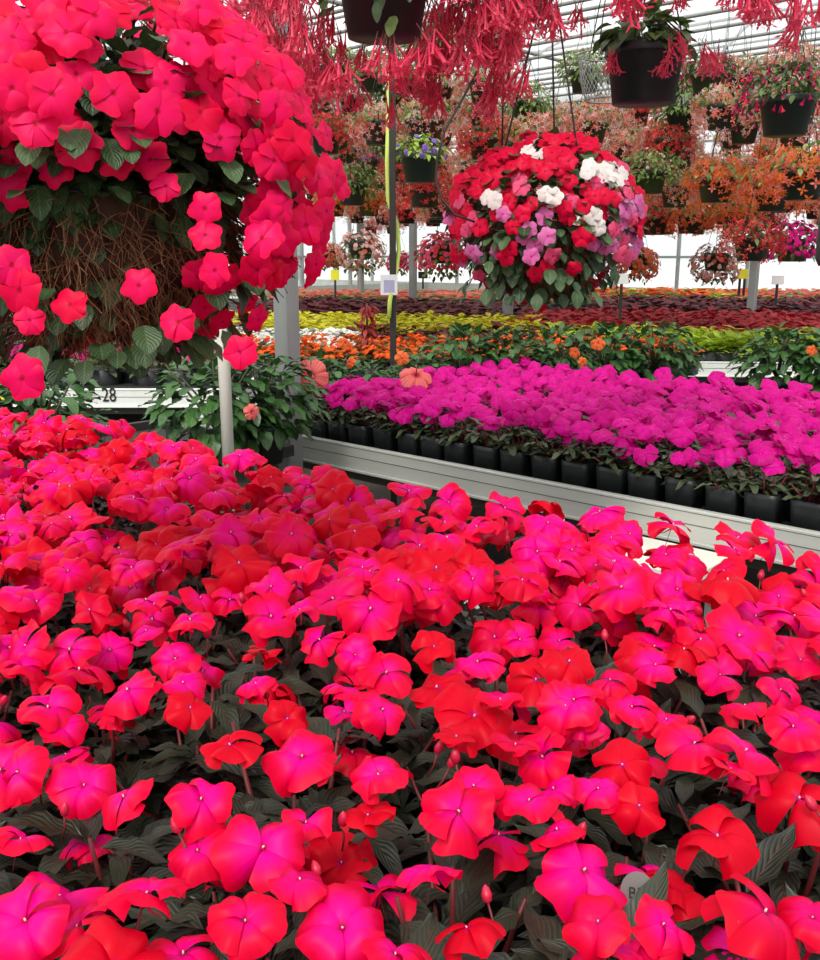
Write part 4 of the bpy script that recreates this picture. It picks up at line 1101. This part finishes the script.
def tube_basket(x, y, t, label, R=.33, zlo=-.16, pr=.125, count=150, s=.068, zc=.15, pot='black_pot', H=.26, zone_=None):
    p = at(x, y, t); root = empty('tube_fuchsia_basket', p); tag(root, label, 'hanging basket')
    inst('pot', pot_mesh(pr, pr * 1.35, pot, k=32, taper=.76), root)
    K2 = []
    for i in range(330):
        d = unit(rng.normal(size=3)); r_ = rr(.5, .95); d[2] = abs(d[2]) if random.random() < .75 else d[2]
        K2.append((np.array([0, 0, zc + .02]) + d * [R * .8, R * .8, H * .7] * r_, unit(d * [1, 1, .2] + np.array([rr(-.5, .5), rr(-.5, .5), rr(-.8, .2)]))))
    inst('foliage', leaves_on('dark_leaf', K2, (.04, .07), .45), root)
    for i in range(count):
        a = rr(0, 6.28); f = random.random()
        q = R * (.55 + .45 * f ** .5) * rr(.85, 1.08)
        if i % 4 == 0: q *= rr(.5, .9); z_ = zc + rr(.05, H)
        else: z_ = zc + .12 - (zc + .12 - zlo) * (rr(0, 1) ** .8) 
        if q < pr * 1.25 and z_ < pr * 1.4: q = pr * 1.35
        if math.sin(a) < 0 and abs(math.cos(a) * q) < pr * 1.25 and -.05 < z_ < .26: continue
        inst('flower_cluster', random.choice(TC), root, (math.cos(a) * q, math.sin(a) * q, z_), (rr(-.3, .3), rr(-.3, .3), rr(0, 6.28)), s * rr(.85, 1.2))
    K = Kit(); top = PIPE_Z - p.z
    for i in range(3):
        a = i * 2.094; K.add(tube([(math.cos(a) * pr, math.sin(a) * pr, pr * 1.3), (0, 0, .62)], .0025, 5), 'wire')
    K.add(tube([(0, 0, .62), (0, 0, max(.7, top))], .0025, 5), 'wire'); K.obj('hanger', root)
    pipe_ns.add(p.x * N.x + p.y * N.y)
    return root
tube_basket(384, 38, 2.25, 'black pot trailing coral red tube flowers at the top centre', R=.345, zlo=-.12, pr=.112, count=190)
tube_basket(652, -48, 2.35, 'coral tube flowered basket at the top right, its flowers draping before the big black pot', R=.42, zlo=-.19, count=190)
tube_basket(215, -20, 2.7, 'coral tube flowered basket behind the top of the rose basket', R=.33, zlo=-.17, count=100)
# big black pot of green leaves behind the right curtain
p = at(643, 104, 2.95)
root = empty('foliage_basket', p); tag(root, 'big plain black pot with short green foliage under the right coral tube flowers', 'hanging basket')
inst('pot', pot_mesh(.118, .165, 'black_pot', k=36, taper=.80), root)
inst('foliage', basket_plant('dark_leaf', 110, .13, .19, .07, .06, .75), root)
K = Kit(); top = PIPE_Z - p.z
for i in range(3):
    a = i * 2.094; K.add(tube([(math.cos(a) * .118, math.sin(a) * .118, .16), (0, 0, .6)], .0025, 5), 'wire')
K.add(tube([(0, 0, .6), (0, 0, top)], .0025, 5), 'wire'); K.obj('hanger', root); pipe_ns.add(p.x * N.x + p.y * N.y)
# pale net basket just behind it
p = at(607, 100, 3.4); root = empty('net_basket', p); tag(root, 'empty grey net basket half behind the big black pot', 'basket')
K = Kit()
for i in range(36):
    a0 = i * 2 * math.pi / 36
    for sg in (-1, 1):
        K.add(tube([((.075 + .035 * f ** .6) * math.cos(a0 + sg * f * .9), (.075 + .035 * f ** .6) * math.sin(a0 + sg * f * .9), f * .15) for f in np.linspace(0, 1, 6)], .0011, 3, False), 'greyplastic')
for z_, r_ in ((0, .075), (.15, .11)): K.add(tube([(r_ * math.cos(a), r_ * math.sin(a), z_) for a in np.linspace(0, 6.2832, 25)], .003, 4), 'greyplastic')
K.obj('net', root)
K = Kit(); top = PIPE_Z - p.z
for i in range(3):
    a = i * 2.094; K.add(tube([(math.cos(a) * .11, math.sin(a) * .11, .15), (0, 0, .55)], .002, 4), 'wire')
K.add(tube([(0, 0, .55), (0, 0, top)], .002, 4), 'wire'); K.obj('hanger', root); pipe_ns.add(p.x * N.x + p.y * N.y)

# ------------------------------------------------------------------ overhead pipes
merged = []
for n_ in sorted(pipe_ns):
    if merged and n_ - merged[-1] < .06: continue
    merged.append(n_)
for n_ in merged:
    K = Kit(); K.add(tube([list(sn(-16, n_, PIPE_Z + .015)), list(sn(9, n_, PIPE_Z + .015))], .015, 6), 'galv')
    o = K.obj('trim_%d' % (merged.index(n_) + 1)); struct(o)
# white inflated air duct along the roof
a_ = sn(-19, 14.2, 4.1); b_ = sn(18, 14.2, 4.1)
K = Kit(); K.add(tube([list(a_), list(b_)], .28, 18), 'duct'); tag(K.obj('air_duct'), 'long white inflated air duct under the roof', 'duct')

# ------------------------------------------------------------------ sign pole, cards, stakes
p = at(393, 300, 5.9); base, _ = onh(393, 338, .8)
root = empty('sign_pole', (p.x, p.y, .0)); tag(root, 'tall dark pole with yellow green tape and a white card, above the orange bed', 'pole')
K = Kit(); K.add(box(-.02, .02, -.02, .02, 0, PIPE_Z, .003), 'darkmetal'); K.obj('pole', root, False)
K = Kit(); zz = lambda y: at(393, y, 5.9).z
pts = [(-.005 + .012 * math.sin(z * 5), -.03, z) for z in np.linspace(zz(200), zz(90), 12)]
tw_ = []
for (x, y) in ((390, 58), (388, 90), (388, 130), (387, 160), (388, 200), (397, 225), (399, 250), (396, 272), (390, 300), (389, 318)):
    q = at(x, y, 5.86); tw_.append((q.x - p.x, q.y - p.y, q.z))
K.add(tube(tw_, .015, 6), 'hose'); K.obj('tape', root)
q = at(389, 285, 5.84)
K = Kit(); w_ = .052; h_ = .062
K.add(box(-w_, w_, -.003, .003, -h_, h_, .002), 'card', None, (q.x - p.x, q.y - p.y, q.z)); cd = K.obj('card', root, False)
K = Kit(); K.add(box(-.032, .034, -.0045, -.003, -.045, .03), 'cardink', None, (q.x - p.x, q.y - p.y, q.z)); K.obj('print', cd, False)
def stake(x, y, t, w, h, mat, label, ybase, name='price_card', legs=1):
    q = at(x, y, t); zb = max(.6, at(x, ybase, t).z)
    r = empty(name, (q.x, q.y, zb)); tag(r, label, 'sign')
    K = Kit(); K.add(box(-w / 2, w / 2, -.004, .004, -h / 2, h / 2, .002), mat, None, (0, 0, q.z - zb)); K.obj('card', r, False)
    for i in range(legs):
        K = Kit(); xo = (i - (legs - 1) / 2) * w * .45
        K.add(box(xo - .012, xo + .012, .002, .02, 0, q.z - zb), 'wire'); K.obj('stake', r, False)
stake(743, 274, 10.5, .115, .105, 'yellowcard', 'small yellow price card on two dark stakes beside the grey post', 296, legs=2)
stake(778, 280, 10.0, .13, .09, 'card', 'white card on a stake right of the grey post', 306)
stake(622, 279, 8.5, .11, .09, 'card', 'white card on a dark stake right of the mixed ball basket', 322)
stake(335, 275, 11.5, .10, .12, 'yellowcard', 'yellow card on a stake behind the rose basket rim', 298)
stake(423, 275, 13, .13, .09, 'wire', 'small black sign beside the far grey post', 289)
stake(3, 396, 4.6, .075, .07, 'yellowcard', 'yellow card at the left border beside the hibiscus', 420)
# red potted plant by the pole
p = at(367, 318, 6.9); p.z = .73
root = empty('red_stemmed_plant', p); tag(root, 'tall red leaved plant standing left of the sign pole', 'plant')
inst('pot', POT_NG, root)
K = Kit(); lv = leaf(1, .4, .2, .7, 3, 5)
for i in range(90):
    a = rr(0, 6.28); z_ = rr(.14, .52); d = unit([math.cos(a), math.sin(a), rr(-1.2, .2)]); K.add(lv, 'red_leaf', frame(d), (math.cos(a) * .03, math.sin(a) * .03, z_), rr(.05, .09), random.random())
K.add(tube([(0, 0, .1), (0, 0, .53)], .008, 5), 'red_stem'); K.obj('foliage', root)
# dark green hanging grow tube at the right border
p = at(830, 266, 3.9); root = empty('hanging_grow_bag', p); tag(root, 'dark green hanging grow bag at the right border', 'planter')
K = Kit(); K.add(lathe([(.001, 0), (.045, 0), (.06, .03), (.06, .42), (.05, .46), (.03, .47)], 20), 'green_pot'); K.obj('bag', root)
K = Kit(); K.add(tube([(0, 0, .46), (0, 0, PIPE_Z - p.z)], .004, 5), 'wire'); K.obj('hanger', root)
# hanging curled leaf tags
p = at(422, 110, 4.8)
